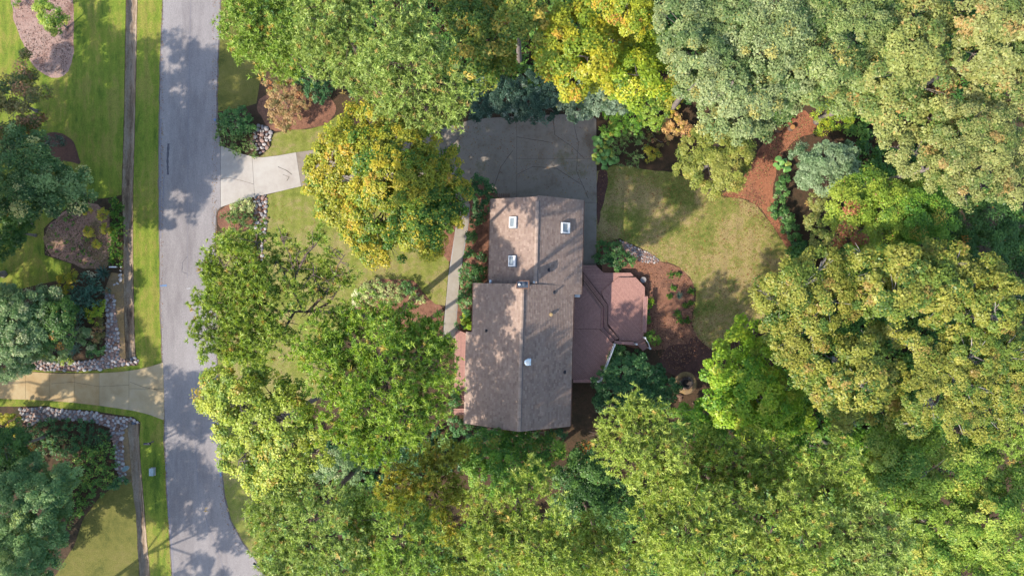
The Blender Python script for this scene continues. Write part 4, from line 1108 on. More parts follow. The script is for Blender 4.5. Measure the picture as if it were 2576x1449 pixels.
def needle_shrub(name, cat, label, group, pal, z, lobes, tuft=.18, blades=8, dens=.5, **kw):
    seed = int(abs(lobes[0][0] * 19 + lobes[0][1] * 23)) + 3
    LW = lobes_world(lobes, z, .2, .1, seed)
    bx = sum(l[0] for l in LW) / len(LW); by = sum(l[1] for l in LW) / len(LW)
    LL = [(x - bx, y - by, zz, r) for x, y, zz, r in LW]
    me = pine_mesh('foliage', LL, seed, pal, tuft, blades, dens, **kw)
    o = link(name, me, M['needle'], None, (bx, by, 0)); return props(o, label, cat, group)

# ---------------------------------------------------------------- pines
GP = 'tall pine trees round the house'
def pine(label, pal, z, lobes, **kw): return tree('pine_tree', 'pine', label, GP, 'pine', pal, z, lobes, **kw)
pine('bright green pine at the road edge above the olive verge', 'pine_bright', 16, [(612, 60, 58), (660, 30, 60), (640, 120, 55), (700, 90, 65), (690, 168, 42), (750, 150, 40), (745, 40, 60), (600, 110, 32), (655, -30, 60)])
pine('pale pine between the bright pine and the broad pale pine', 'pine_pale', 19, [(820, 60, 58), (880, 110, 62), (830, 150, 52), (890, 30, 55), (800, 10, 50), (780, 100, 45), (870, -40, 60)])
pine('broadest pale grey green pine overhanging the driveway edge', 'pine_pale', 20, [(960, 60, 55), (1030, 80, 58), (970, 150, 60), (1060, 160, 62), (1120, 215, 50), (1000, 230, 62), (920, 200, 48), (1075, 270, 52), (1130, 280, 38), (880, 195, 40), (1020, 10, 50), (1160, 250, 24), (1085, 310, 22), (1000, 285, 35), (1100, 130, 40)])
pine('big deep green pine whose crown reaches the front porch', 'pine_deep', 23.5, [(850, 812, 50), (905, 800, 50), (965, 808, 50), (800, 850, 52), (1015, 835, 42), (875, 865, 60), (955, 880, 66), (1050, 885, 52), (1100, 930, 42), (818, 925, 55), (895, 950, 66), (985, 965, 64), (1080, 985, 48), (850, 1010, 55), (930, 1040, 60), (1010, 1050, 56), (1085, 1045, 38), (960, 1105, 46), (890, 1085, 45), (770, 890, 36), (920, 1125, 44), (860, 1060, 50), (985, 1140, 30), (930, 1000, 60), (1110, 890, 30), (1060, 850, 38), (1095, 870, 32), (1040, 800, 36), (1075, 835, 32), (1120, 960, 32), (1060, 1100, 26)], base=(1055, 905), r0=.34)
pine('slender yellow olive pine below the dark bed in the lower middle', 'pine_gold', 12, [(1098, 1135, 36), (1132, 1180, 40), (1062, 1195, 42), (992, 1165, 22), (1012, 1225, 42), (1088, 1250, 48), (1140, 1265, 44), (1035, 1295, 50), (970, 1245, 26), (1110, 1320, 45), (1060, 1150, 34), (1020, 1265, 40), (1160, 1230, 30), (1150, 1150, 26)])
pine('green pine at the lower frame edge right of bare dark limbs', 'pine_bright', 19, [(940, 1300, 50), (1000, 1355, 62), (935, 1375, 52), (1060, 1365, 55), (1000, 1430, 58), (920, 1440, 50), (1080, 1430, 55), (980, 1490, 60), (900, 1300, 40), (1040, 1300, 40)], dens=.95)
pine('wide yellow green pine in the lower centre south of the house', 'pine_yellow', 19, [(1225, 1300, 50), (1290, 1265, 50), (1335, 1205, 42), (1300, 1330, 62), (1375, 1285, 52), (1235, 1375, 62), (1340, 1390, 66), (1410, 1345, 52), (1170, 1400, 52), (1270, 1440, 60), (1400, 1420, 58), (1470, 1410, 42), (1210, 1240, 30), (1160, 1460, 50), (1360, 1470, 60)])
pine('pale yellow pine standing just south east of the house corner', 'pine_yellow', 20, [(1600, 1025, 36), (1555, 1065, 46), (1620, 1085, 56), (1680, 1060, 34), (1520, 1110, 36), (1590, 1155, 56), (1665, 1140, 54), (1712, 1110, 28), (1640, 1215, 56), (1700, 1190, 46), (1610, 1030, 30), (1500, 1090, 24)])
pine('pale yellow pine with long crown in the lower right middle', 'pine_yellow', 20, [(1740, 1245, 52), (1680, 1280, 52), (1790, 1290, 60), (1850, 1265, 48), (1740, 1345, 60), (1830, 1350, 60), (1780, 1410, 56), (1700, 1380, 56), (1880, 1325, 42), (1620, 1300, 40), (1640, 1390, 46), (1740, 1460, 60)])
pine('small pine with crown at the lower frame edge beneath dark gap', 'pine_yellow', 17, [(1490, 1330, 40), (1450, 1360, 40), (1530, 1340, 36), (1520, 1390, 44), (1570, 1430, 48), (1510, 1450, 45), (1600, 1470, 45), (1470, 1470, 45)])
pine('shaded olive pine between the lime tree and the pale pines', 'pine_olive', 15, [(1770, 1110, 34), (1820, 1180, 44), (1760, 1190, 36), (1900, 1130, 36), (1960, 1130, 36), (1870, 1110, 34), (1985, 1200, 36), (1800, 1130, 36), (1850, 1160, 48), (1890, 1190, 50), (1850, 1225, 46), (1940, 1180, 46), (1930, 1235, 45), (1760, 1150, 34)])
pine('upright pine with tufted tip beside the green maples', 'pine_yellow', 18, [(2110, 1130, 38), (2060, 1180, 46), (2135, 1185, 42), (2075, 1245, 52), (2145, 1260, 50), (2020, 1215, 34)])
pine('pale green pine in the lower right by the green maples', 'pine_pale', 20, [(2170, 1290, 52), (2225, 1335, 52), (2130, 1335, 54), (2200, 1395, 60), (2110, 1400, 56), (2260, 1390, 40), (2160, 1450, 60), (2250, 1440, 40)])
pine('fuller yellow pine between the two pale pines of the lower right', 'pine_yellow', 20, [(1985, 1260, 48), (2035, 1310, 54), (1960, 1340, 56), (2030, 1390, 56), (1945, 1415, 56), (2000, 1460, 60), (1900, 1400, 40), (1910, 1450, 50)])
pine('small fresh green pine at the right frame edge under golden trees', 'pine_bright', 11, [(2530, 1110, 42), (2495, 1130, 32), (2562, 1155, 34), (2590, 1110, 45)])
pine('broad light green pine over the road bend at the lower edge', 'pine_pale', 20, [(690, 1255, 50), (750, 1245, 52), (705, 1325, 58), (780, 1310, 56), (665, 1310, 40), (700, 1395, 58), (780, 1385, 60), (860, 1345, 50), (835, 1265, 50), (850, 1420, 56), (760, 1440, 56), (690, 1450, 46), (880, 1250, 30), (640, 1290, 24)], dens=.92)
pine('thin windswept pine with long bare branches over the front lawn', 'pine_olive', 23, [
    (704, 592, 20), (797, 612, 26), (838, 668, 28), (866, 698, 24), (744, 626, 18), (694, 649, 22), (740, 672, 22), (787, 682, 18), (770, 739, 26), (815, 716, 30), (720, 720, 20),
    (545, 640, 34), (570, 625, 30), (600, 622, 40), (640, 660, 30), (560, 725, 36), (600, 700, 40), (680, 742, 34), (700, 805, 34), (650, 705, 32), (715, 850, 26), (545, 790, 34), (620, 790, 40), (670, 780, 30), (600, 850, 40), (560, 690, 40), (620, 680, 42), (525, 755, 34), (580, 755, 44), (640, 740, 40), (520, 830, 30), (575, 830, 44), (635, 815, 44), (690, 845, 38), (535, 885, 26), (600, 885, 34), (655, 605, 26), (660, 880, 32)],
    base=(985, 800), r0=.3, dome=1.0, jit=.5, dens=1.3, tuft=.3, hub=(790, 786, 21.5), branches=[
    [(800, 785, 21), (762, 783, 22), (742, 740, 22.6), (744, 690, 23), (728, 640, 23.2), (704, 596, 23.5)],
    [(742, 740, 22.6), (722, 700, 23), (696, 655, 23.3)], [(744, 690, 23), (770, 640, 23.2), (797, 614, 23.4)],
    [(775, 784, 21.6), (812, 745, 22.4), (838, 712, 22.8), (850, 668, 23.2), (868, 640, 23.4)], [(812, 745, 22.4), (790, 700, 22.9), (788, 672, 23.2)],
    [(785, 786, 21.4), (830, 760, 22), (866, 705, 22.8)],
    [(762, 783, 22), (700, 782, 22.6), (640, 752, 23), (590, 700, 23.3), (548, 645, 23.6)], [(640, 752, 23), (570, 758, 23.2), (520, 755, 23.3)], [(590, 700, 23.3), (606, 650, 23.5), (655, 606, 23.7)],
    [(720, 783, 22.4), (660, 812, 22.6), (600, 838, 22.9), (535, 872, 23.2)], [(660, 812, 22.6), (668, 860, 22.8), (640, 895, 23)], [(740, 784, 22.2), (715, 830, 22.5), (690, 868, 22.8)], [(600, 838, 22.9), (550, 830, 23.1), (518, 832, 23.2)]])

# ---------------------------------------------------------------- oaks, maples and other broadleaf trees
GO = 'oaks in the wood behind the house'
def oak(label, pal, z, lobes, **kw): return tree('oak_tree', 'oak', label, GO, 'broad', pal, z, lobes, **kw)
GB = 'broadleaf trees round the garden'
def broad(label, pal, z, lobes, name='broadleaf_tree', cat='tree', **kw): return tree(name, cat, label, GB, 'broad', pal, z, lobes, **kw)
broad('rounded yellow and green sweetgum between driveway and front lawn', 'sweetgum', 8.0, [(955, 300, 46), (900, 312, 44), (1010, 312, 34), (860, 372, 54), (930, 380, 58), (1008, 372, 50), (1060, 362, 36), (832, 440, 56), (900, 455, 64), (980, 450, 64), (1058, 430, 54), (1115, 440, 44), (862, 520, 56), (940, 540, 64), (1020, 520, 64), (1098, 500, 54), (1155, 495, 36), (905, 590, 48), (970, 608, 54), (1050, 590, 52), (1105, 560, 44), (945, 640, 26), (1090, 615, 32), (798, 470, 30), (1130, 400, 26)], name='sweetgum_tree', dome=3.5, base=(1010, 490), r0=.3, per=64)
broad('olive green tree with yellow sprays between pale pine and orange maple', 'olive_yellow', 12, [(1190, 55, 58), (1245, 100, 52), (1185, 145, 48), (1250, 175, 40), (1145, 30, 50), (1220, 200, 34), (1205, -20, 50)])
broad('yellow topped tree at the upper edge beside the orange maple', 'olive_yellow', 14, [(1320, 20, 52), (1290, 60, 40), (1340, 70, 36), (1300, -30, 50)])
broad('bright orange and yellow maple in full autumn colour', 'maple_orange', 13, [(1440, 85, 64), (1400, 128, 48), (1495, 58, 58), (1368, 160, 30), (1480, 145, 56), (1440, 195, 44), (1540, 115, 46), (1430, 225, 24), (1515, 190, 40), (1390, 70, 36)], name='maple_tree', cat='maple')
broad('yellow maple top with orange tips at the upper frame edge', 'maple_orange', 15, [(1580, 25, 50), (1540, 10, 40), (1600, 60, 36), (1620, 10, 30), (1570, -30, 50)], name='maple_tree', cat='maple')
broad('lime yellow maple between the orange maple and the grey green oak', 'lime', 11, [(1615, 130, 52), (1655, 120, 40), (1600, 190, 48), (1645, 215, 34), (1575, 170, 44), (1690, 160, 26), (1560, 225, 26), (1600, 240, 28)], name='maple_tree', cat='maple')
oak('large grey green oak right of the lime yellow maple', 'oak_grey', 16, [(1715, 55, 62), (1790, 45, 66), (1755, 145, 68), (1840, 130, 72), (1750, 220, 42), (1825, 235, 64), (1900, 230, 60), (1855, 295, 50), (1795, 305, 38), (1900, 320, 36), (1690, 120, 34), (1740, -20, 60)])
oak('second grey green oak beside the first with darker gaps', 'oak_grey', 17, [(1880, 55, 66), (1935, 120, 68), (1990, 80, 58), (2000, 175, 56), (1965, 245, 50), (1930, 15, 50), (1880, 150, 50), (2010, 230, 40), (1940, -20, 60)])
oak('green oak at the upper edge between grey green and tan oaks', 'oak_green', 17, [(2080, 45, 66), (2145, 95, 66), (2100, 165, 58), (2060, 225, 42), (2165, 195, 58), (2220, 55, 56), (2120, 240, 40), (2130, -20, 60)])
oak('olive tan oak left of the upper right corner', 'oak_olive', 17, [(2300, 125, 66), (2375, 100, 58), (2240, 180, 64), (2325, 215, 66), (2200, 255, 48), (2260, 295, 60), (2340, 305, 66), (2300, 40, 50), (2340, -20, 50)])
oak('tan oak filling the upper right corner', 'oak_tan', 18, [(2470, 45, 64), (2550, 55, 60), (2520, 145, 64), (2445, 135, 48), (2560, 230, 60), (2480, 225, 56), (2500, -20, 60), (2600, 140, 50)])
oak('wide tan oak at the right frame edge above dark trees', 'oak_tan', 17, [(2415, 325, 64), (2490, 350, 66), (2560, 360, 60), (2400, 410, 50), (2475, 440, 58), (2545, 460, 50), (2300, 385, 52), (2250, 370, 40), (2340, 430, 40), (2420, 480, 38)])
broad('round olive green tree at the corner of the back lawn', 'lime_olive', 4.6, [(1752, 378, 42), (1810, 358, 42), (1850, 390, 38), (1782, 430, 48), (1832, 440, 40), (1728, 420, 30), (1790, 470, 26), (1870, 360, 24)], leaf=.2, clump=.45, dome=1.2, jit=.4, r0=.16)
broad('blue grey small tree between the dirt path and the tan oak', 'blue_green', 4.5, [(2080, 400, 40), (2042, 422, 36), (2118, 420, 36), (2080, 450, 34), (2128, 382, 26), (2012, 392, 24), (2030, 455, 22)], leaf=.2, clump=.42, dome=1.0, jit=.4, r0=.14)
broad('pale lime tree at the right of the back lawn with reddish specks', 'light_green', 9, [(2130, 510, 50), (2180, 478, 52), (2225, 535, 62), (2150, 585, 48), (2275, 478, 52), (2110, 560, 30), (2200, 600, 46)], r0=.2)
broad('greener tree right of the pale lime tree', 'green_fresh', 9, [(2300, 545, 56), (2340, 515, 46), (2260, 600, 46), (2330, 600, 44), (2370, 560, 36), (2350, 470, 30)], r0=.2)
broad('dark green tree at the right frame edge under the tan oak', 'dark_green', 8, [(2440, 555, 54), (2500, 535, 54), (2550, 590, 54), (2480, 635, 54), (2560, 680, 54), (2410, 610, 40), (2590, 620, 40)], r0=.2)
broad('dark green tree at the right frame edge beside golden leaves', 'dark_green', 8, [(2560, 760, 44), (2590, 820, 44), (2590, 900, 44), (2540, 720, 30)], r0=.2)
GG = 'golden trees at the back of the lawn'
def gold(label, z, lobes, **kw): return tree('golden_tree', 'tree', label, GG, 'broad', 'golden', z, lobes, **kw)
gold('golden tree leaning over the back lawn with bare grey twigs', 13, [(2000, 718, 54), (1950, 760, 46), (2060, 680, 48), (2080, 755, 60), (1960, 820, 44), (2035, 835, 56), (2130, 695, 54), (1912, 740, 26), (1990, 880, 40)], base=(2020, 750), twigs=12, bark=M['bark_pale'])
gold('golden tree topping the wood below the pale lime tree', 14, [(2200, 678, 54), (2275, 675, 52), (2245, 745, 60), (2335, 715, 58), (2180, 755, 50), (2415, 715, 56), (2350, 650, 40), (2160, 640, 30)], base=(2180, 720), twigs=9, bark=M['bark_pale'])
gold('golden tree at the right frame edge beneath the dark green tree', 14, [(2480, 690, 42), (2520, 740, 46), (2430, 795, 58), (2505, 785, 50), (2545, 850, 36), (2350, 775, 46), (2400, 660, 36)], twigs=9, bark=M['bark_pale'], base=(2330, 770))
gold('golden tree beside the pale exposed trunk in the wood', 13.5, [(2100, 900, 58), (2175, 900, 46), (2080, 975, 52), (2165, 970, 60), (2235, 1030, 52), (2120, 1045, 42), (2040, 930, 40), (2240, 945, 42), (2190, 840, 30)], base=(2090, 900), twigs=9, bark=M['bark_pale'])
gold('widest golden tree along the right frame edge', 14, [(2370, 900, 46), (2450, 890, 60), (2530, 890, 52), (2420, 970, 60), (2500, 970, 52), (2400, 1050, 46), (2480, 1050, 56), (2560, 1010, 50), (2250, 838, 20), (2275, 855, 24), (2310, 860, 26), (2330, 1000, 56), (2340, 935, 40), (2300, 1060, 34)], base=(2225, 812), twigs=9, bark=M['bark_pale'], r0=.42)
broad('lime green tree with round leaf sprays beside the fire pit', 'lime_bright', 8.5, [(1850, 875, 44), (1810, 930, 44), (1868, 948, 54), (1800, 1000, 40), (1850, 1030, 50), (1908, 1010, 54), (1960, 1045, 48), (2008, 1035, 42), (1900, 1078, 42), (1748, 1040, 32), (1920, 905, 42), (1965, 1085, 30), (1880, 830, 26), (1990, 970, 40)], base=(1860, 960), leaf=.3, r0=.2)
broad('green maple at the lower right between golden trees and pines', 'green_maple', 12, [(2240, 1230, 44), (2340, 1120, 40), (2480, 1180, 44), (2460, 1140, 36), (2180, 1190, 36), (2290, 1125, 46), (2255, 1180, 52), (2335, 1185, 54), (2410, 1165, 54), (2300, 1245, 54), (2375, 1245, 60), (2455, 1235, 54), (2220, 1120, 36), (2190, 1150, 30)], name='maple_tree', cat='maple')
broad('yellow flecked green maple in the lower right corner', 'green_maple', 13, [(2290, 1310, 44), (2440, 1280, 44), (2580, 1440, 50), (2430, 1460, 50), (2370, 1460, 46), (2330, 1315, 54), (2410, 1335, 60), (2490, 1310, 60), (2555, 1370, 54), (2380, 1405, 54), (2465, 1415, 54), (2310, 1380, 40), (2560, 1280, 46), (2530, 1220, 46), (2540, 1440, 50), (2310, 1440, 44)], name='maple_tree', cat='maple')
broad('bright green tree in the shade directly south of the house', 'green_fresh', 6, [(1230, 1130, 42), (1300, 1118, 40), (1282, 1178, 46), (1350, 1160, 42), (1230, 1205, 44), (1388, 1128, 30), (1182, 1140, 34), (1320, 1225, 36)], r0=.18, leaf=.22, clump=.5)
broad('yellow green tree leaning over the road below the thin pine', 'yellow_green', 20, [(540, 965, 30), (790, 1070, 40), (795, 1140, 36), (600, 1160, 36), (660, 1215, 34), (740, 1205, 36), (505, 1010, 20), (560, 1040, 40), (560, 960, 44), (620, 940, 48), (600, 1008, 54), (680, 985, 54), (528, 1000, 30), (650, 1060, 58), (720, 1052, 54), (590, 1080, 42), (640, 1140, 54), (710, 1125, 52), (772, 1105, 44), (625, 1190, 34), (690, 1190, 38), (740, 1170, 36), (575, 1130, 26), (745, 990, 36)], twigs=8, dens=1.1, leaf=.24, clump=.5)
broad('dark green understory tree between the house corner and the pale pines', 'dark_green', 6, [(1440, 1210, 40), (1480, 1270, 44), (1430, 1270, 36), (1500, 1200, 34), (1460, 1150, 26), (1540, 1260, 40), (1560, 1320, 40)], r0=.16)
broad('dark green understory tree in the gap between pines and green maples', 'green_fresh', 6, [(2010, 1150, 40), (2180, 1130, 44), (2200, 1220, 44), (2230, 1090, 36), (2100, 1090, 36), (2000, 1110, 30)], r0=.16)
broad('green understory tree between the lime tree and the dark shrub', 'green_fresh', 5, [(1745, 1080, 34), (1790, 1080, 36), (1715, 1050, 24), (1830, 1100, 34), (1780, 1130, 34)], r0=.14)
broad('small blue green tree in the shaded bed south of the big pine', 'grey_leaf', 5, [(850, 1170, 34), (815, 1180, 30), (880, 1150, 24), (890, 1190, 22)], leaf=.2, clump=.42, r0=.12)
GS = 'dark hollies and magnolias beyond the parking pad'
broad('dark blue green holly along the far edge of the parking pad', 'holly', 3.2, [(1215, 262, 30), (1268, 245, 40), (1235, 215, 30), (1290, 280, 26), (1200, 285, 18)], leaf=.18, clump=.4, jit=.4, dome=.8, r0=.12, name='holly_tree')
broad('darkest holly in the middle of the pad edge under the maple', 'holly', 3.2, [(1330, 262, 40), (1375, 275, 28), (1340, 218, 34), (1385, 240, 26), (1310, 285, 18)], leaf=.18, clump=.4, jit=.4, dome=.8, r0=.12, name='holly_tree')
broad('silvery magnolia at the pad edge beneath the orange maple', 'magnolia', 4, [(1432, 258, 26), (1480, 240, 36), (1452, 282, 22), (1480, 285, 16)], leaf=.24, clump=.4, jit=.4, dome=.8, r0=.12, name='magnolia_tree')
broad('silvery magnolia at the far corner of the pad', 'magnolia', 4, [(1528, 240, 34), (1555, 265, 26), (1520, 272, 22), (1575, 238, 18)], leaf=.24, clump=.4, jit=.4, dome=.8, r0=.12, name='magnolia_tree')

# left of the road
broad('green tree with pale tips at the left frame edge by the lawn', 'tipped', 6, [(40, 420, 48), (100, 445, 46), (60, 495, 46), (150, 455, 36), (198, 468, 34), (122, 508, 30), (190, 508, 26), (10, 480, 36), (60, 365, 46), (20, 520, 30), (225, 500, 16), (90, 400, 40)], leaf=.25, r0=.24)
broad('russet and olive tree at the left frame edge above the pale tipped tree', 'russet', 4.5, [(30, 235, 40), (62, 200, 28), (20, 300, 46), (75, 275, 34), (98, 318, 26), (40, 340, 36), (95, 240, 22), (60, 155, 20)], r0=.14, dens=1.0, base=(92, 280))
broad('small green tree growing out of the mulched island', 'green_maple', 2.4, [(128, 42, 26), (106, 18, 18), (150, 52, 18), (140, 72, 14), (118, 60, 14)], leaf=.18, clump=.34, r0=.08, jit=.2, dome=.4)
broad('dark shade tree at the left edge below the pale tipped tree', 'dark_green', 3, [(22, 575, 40), (52, 560, 30), (10, 620, 34)], leaf=.18, clump=.4, r0=.12)
broad('pale grey green tree at the left edge by the stone bed', 'grey_leaf', 4, [(28, 795, 50), (20, 860, 50), (72, 845, 38), (20, 745, 30), (85, 765, 32), (125, 735, 24), (-30, 820, 60)], leaf=.22, clump=.48, r0=.18)
broad('dark leafy tree shaded between the pale tree and the spiky shrub', 'dark_green', 3.4, [(112, 805, 42), (150, 790, 36), (100, 850, 34), (160, 835, 34), (170, 770, 24)], leaf=.18, clump=.4, r0=.12)
broad('rounded tree at the left frame edge above the tan driveway', 'grey_leaf', 3.6, [(40, 885, 38), (20, 925, 34), (72, 908, 24), (50, 915, 26)], leaf=.18, clump=.4, r0=.12)
broad('large mottled green tree at the lower left frame edge', 'soft_green', 5, [(40, 1190, 40), (82, 1178, 38), (60, 1232, 50), (120, 1232, 42), (100, 1290, 50), (40, 1290, 50), (155, 1210, 32), (20, 1340, 44), (150, 1270, 30), (60, 1350, 50), (170, 1190, 26)], leaf=.2, clump=.5, r0=.2, base=(125, 1262))
broad('shaded green tree in the lower left corner', 'soft_green', 5, [(110, 1345, 44), (60, 1400, 54), (20, 1440, 50), (110, 1410, 40), (150, 1340, 26), (30, 1380, 40)], leaf=.2, clump=.5, r0=.2, base=(95, 1395))
broad('dark tree at the left edge just below the tan driveway', 'dark_green', 5, [(10, 1120, 40), (42, 1095, 32), (20, 1160, 30), (70, 1120, 24)], leaf=.2, clump=.42, r0=.14)
# tall trees whose shade falls on the road (they stand just past the left edge)
for lab, pal, z, c in (('tall oak beyond the left edge that shades the upper road', 'oak_green', 17, (75, 560)), ('tall oak beyond the left edge shading the lawn beside the ditch', 'oak_green', 15, (-150, 730)), ('tall oak beyond the left edge shading the left mulch bed', 'oak_green', 15, (-320, 860)), ('tall oak beyond the left edge that shades the lawn', 'oak_green', 15, (-110, 530)), ('tall oak beyond the left edge that shades the driveway mouth', 'oak_green', 16, (10, 690)), ('tall oak beyond the lower left edge that dapples the road', 'green_maple', 15, (60, 1350)), ('tall maple beyond the lower left edge that dapples the bend', 'green_maple', 16, (90, 1600)), ('tall maple beyond the left edge that dapples the tan driveway', 'green_maple', 14, (-150, 1200))):
    b = W(*c); k = H / (H - z)
    cx, cy = CX + (c[0] - CX) * k, CY + (c[1] - CY) * k
    q = random.Random(c[1]); Ls = [(cx, cy, 110)] + [(cx + 150 * math.cos(a), cy + 150 * math.sin(a), q.uniform(70, 95)) for a in [i * 1.05 + q.random() * .4 for i in range(6)]]
    if 'dapples' in lab: Ls = [(x + q.uniform(-50, 50), y + q.uniform(-50, 50), r * .86) for x, y, r in Ls]
    tree('oak_tree' if 'oak' in lab else 'maple_tree', 'oak' if 'oak' in lab else 'maple', lab, 'tall trees past the left edge', 'broad', pal, z, Ls, base=c, leaf=.34, clump=.8, per=60, twigs=1)

# ---------------------------------------------------------------- shrubs
def sh(label, pal, z, lobes, group='garden shrubs', name='shrub', cat='shrub', **kw): return shrub(name, cat, label, group, pal, z, lobes, **kw)
sh('bronze leaved shrub between dry creek and red mulch', 'bronze', 2.0, [(700, 235, 26), (735, 225, 28), (722, 265, 28), (690, 270, 22), (705, 300, 24), (735, 290, 22), (760, 255, 22), (680, 210, 18), (715, 315, 18)])
sh('dark green shrub behind the bronze shrub under the pale pine', 'shrub_dark', 1.8, [(790, 230, 24), (820, 225, 22), (770, 205, 22), (750, 200, 18), (805, 250, 14)])
sh('bright orange tinged low shrub in the shaded red mulch', 'peach', .6, [(775, 240, 8), (785, 246, 7), (765, 236, 6)], leaf=.1)
sh('dark green shrub at the road edge west of the dry creek', 'shrub_green', 1.1, [(585, 300, 24), (610, 290, 20), (568, 300, 18), (600, 320, 20), (625, 315, 18), (580, 325, 16)])
needle_shrub('spreading_juniper', 'juniper', 'pale green spreading juniper along the driveway apron corner', 'junipers by the road', 'juniper', .35, [(560, 345, 16), (580, 362, 18), (605, 370, 18), (630, 378, 14), (600, 350, 18), (622, 352, 14), (556, 325, 12), (556, 300, 12), (645, 388, 8)])
needle_shrub('spreading_juniper', 'juniper', 'bright green juniper in the small round mulch bed by the road', 'junipers by the road', 'juniper', .5, [(586, 550, 18), (606, 545, 20), (622, 560, 16), (600, 566, 18), (572, 540, 12), (630, 545, 10)])
sh('variegated cream and green shrub at the apron south corner', 'variegated', .5, [(605, 520, 16), (622, 510, 12), (590, 526, 12), (632, 522, 12), (616, 530, 12)], leaf=.11)
sh('large variegated cream shrub in the front island bed', 'variegated', .7, [(905, 740, 17), (925, 728, 20), (950, 724, 20), (975, 728, 20), (1000, 735, 16), (935, 750, 18), (970, 750, 18), (1002, 752, 13), (900, 758, 12)], leaf=.12)
sh('plain green shrub beside the variegated one in the front island bed', 'shrub_green', .6, [(1020, 722, 15), (1032, 732, 12), (1010, 716, 9), (1042, 724, 8)], leaf=.12)
sh('small pale shrub at the east tip of the front island bed', 'variegated', .4, [(1052, 752, 11), (1064, 758, 8), (1040, 748, 8)], leaf=.11)
GF = 'foundation shrubs along the front wall'
sh('broad dark shrub filling the corner beside the parking pad', 'shrub_dark', 1.3, [(1215, 470, 22), (1235, 490, 18), (1200, 455, 16), (1210, 500, 22), (1192, 480, 14), (1205, 528, 18), (1225, 520, 16)], group=GF)
sh('low dark shrub below the pad corner in red mulch', 'shrub_dark', .7, [(1198, 552, 13), (1210, 548, 11), (1190, 562, 9)], group=GF)
sh('round green shrub beside the walkway midway along the bed', 'shrub_green', .6, [(1186, 597, 13), (1196, 592, 9), (1178, 602, 8)], group=GF)
sh('small green shrub near the long trunk shadow on the walk', 'shrub_green', .55, [(1180, 634, 11), (1188, 645, 9), (1174, 642, 7)], group=GF)
sh('small dark round shrub closest to the north wing wall', 'shrub_dark', .5, [(1212, 648, 11)], group=GF)
sh('big glossy green shrub at the inner corner of the wings', 'shrub_green', 1.0, [(1180, 682, 22), (1202, 690, 20), (1172, 705, 18), (1195, 712, 20), (1215, 680, 10), (1164, 690, 10)], group=GF)
sh('tall green shrub against the south wing wall', 'shrub_green', .9, [(1172, 738, 15), (1180, 755, 13), (1165, 760, 12), (1172, 775, 13), (1178, 790, 11), (1162, 742, 9)], group=GF)
sh('dark rounded shrub at the head of the porch', 'shrub_dark', .6, [(1157, 816, 11), (1162, 806, 8)], group=GF)
sh('bright yellow green shrub at the head of the porch', 'lime_bright', .8, [(1174, 812, 11), (1176, 826, 9), (1172, 800, 8)], group=GF, leaf=.2)
sh('dark shrub mass under the south gable of the house', 'shrub_dark', 1.2, [(1150, 1070, 24), (1180, 1085, 22), (1215, 1092, 22), (1255, 1098, 20), (1300, 1100, 18), (1345, 1096, 18), (1390, 1090, 18), (1412, 1092, 14)], group=GF)
sh('dark green shrub at the south end of the porch', 'shrub_green', .9, [(1148, 1005, 16), (1140, 1020, 12), (1152, 990, 10)], group=GF)
GD = 'shrubs round the deck'
sh('glossy green shrub between deck landing and pale stones', 'shrub_green', .8, [(1520, 640, 18), (1545, 630, 22), (1560, 650, 22), (1582, 655, 16), (1530, 660, 16), (1552, 665, 14), (1512, 622, 14), (1505, 652, 12)], group=GD)
sh('yellow green bush standing beside the long deck bench', 'lime_bright', .5, [(1634, 752, 8), (1637, 764, 8), (1632, 772, 7)], group=GD, leaf=.12)
sh('small green bush at the south end of the deck bench', 'green_fresh', .45, [(1632, 800, 8), (1630, 808, 6)], group=GD, leaf=.12)
sh('tiny dark bush between the two bushes along the bench', 'shrub_dark', .4, [(1629, 784, 6)], group=GD, leaf=.11)
sh('neat round green bush beside the garden stair', 'green_fresh', .6, [(1642, 850, 18), (1650, 858, 11), (1634, 842, 11)], group=GD, leaf=.1)
sh('clipped green bush in the angle under the deck railing', 'shrub_green', .8, [(1555, 880, 18), (1540, 892, 16), (1568, 890, 14), (1535, 912, 12)], group=GD, leaf=.12)
sh('clipped dark green bush at the foot of the garden stair', 'shrub_green', .7, [(1605, 895, 15), (1618, 905, 12), (1596, 908, 12)], group=GD, leaf=.12)
broad('dense dark tree between the deck railing and the fire pit', 'shrub_dark', 3.0, [(1560, 940, 34), (1600, 930, 34), (1640, 950, 34), (1590, 980, 36), (1640, 1000, 34), (1545, 985, 28), (1510, 960, 20), (1680, 975, 26), (1520, 1010, 26), (1680, 1005, 18), (1580, 1030, 34)], leaf=.17, clump=.36, jit=.4, dome=.8, r0=.14)
sh('yellowish shrub between the railing and the dense dark tree', 'green_fresh', 1.2, [(1530, 925, 14), (1545, 935, 13), (1522, 945, 11)], group=GD, leaf=.13)
GW = 'shrubs along the wood edge'
sh('leafy green shrub at the north corner of the pad', 'green_fresh', 2.0, [(1540, 300, 24), (1568, 290, 24), (1595, 295, 26), (1560, 320, 24), (1530, 325, 18), (1600, 320, 22)], group=GW, leaf=.16)
sh('pale green shrub behind the feathery shrub', 'green_maple', 2.2, [(1635, 270, 26), (1660, 285, 24), (1625, 295, 22), (1680, 260, 22), (1650, 310, 18)], group=GW, leaf=.17)
needle_shrub('feathery_shrub', 'shrub', 'feathery arching green shrub behind the giant leaves', GW, 'juniper', 1.2, [(1585, 360, 26), (1565, 345, 20), (1605, 372, 20), (1575, 390, 22), (1600, 345, 18), (1560, 375, 18), (1595, 398, 14)], tuft=.3, blades=10)
sh('small bright yellow green shrub at the red mulch edge', 'yellow_shrub', .7, [(1640, 385, 15), (1628, 378, 10), (1652, 392, 10), (1632, 396, 10)], group=GW, leaf=.13)
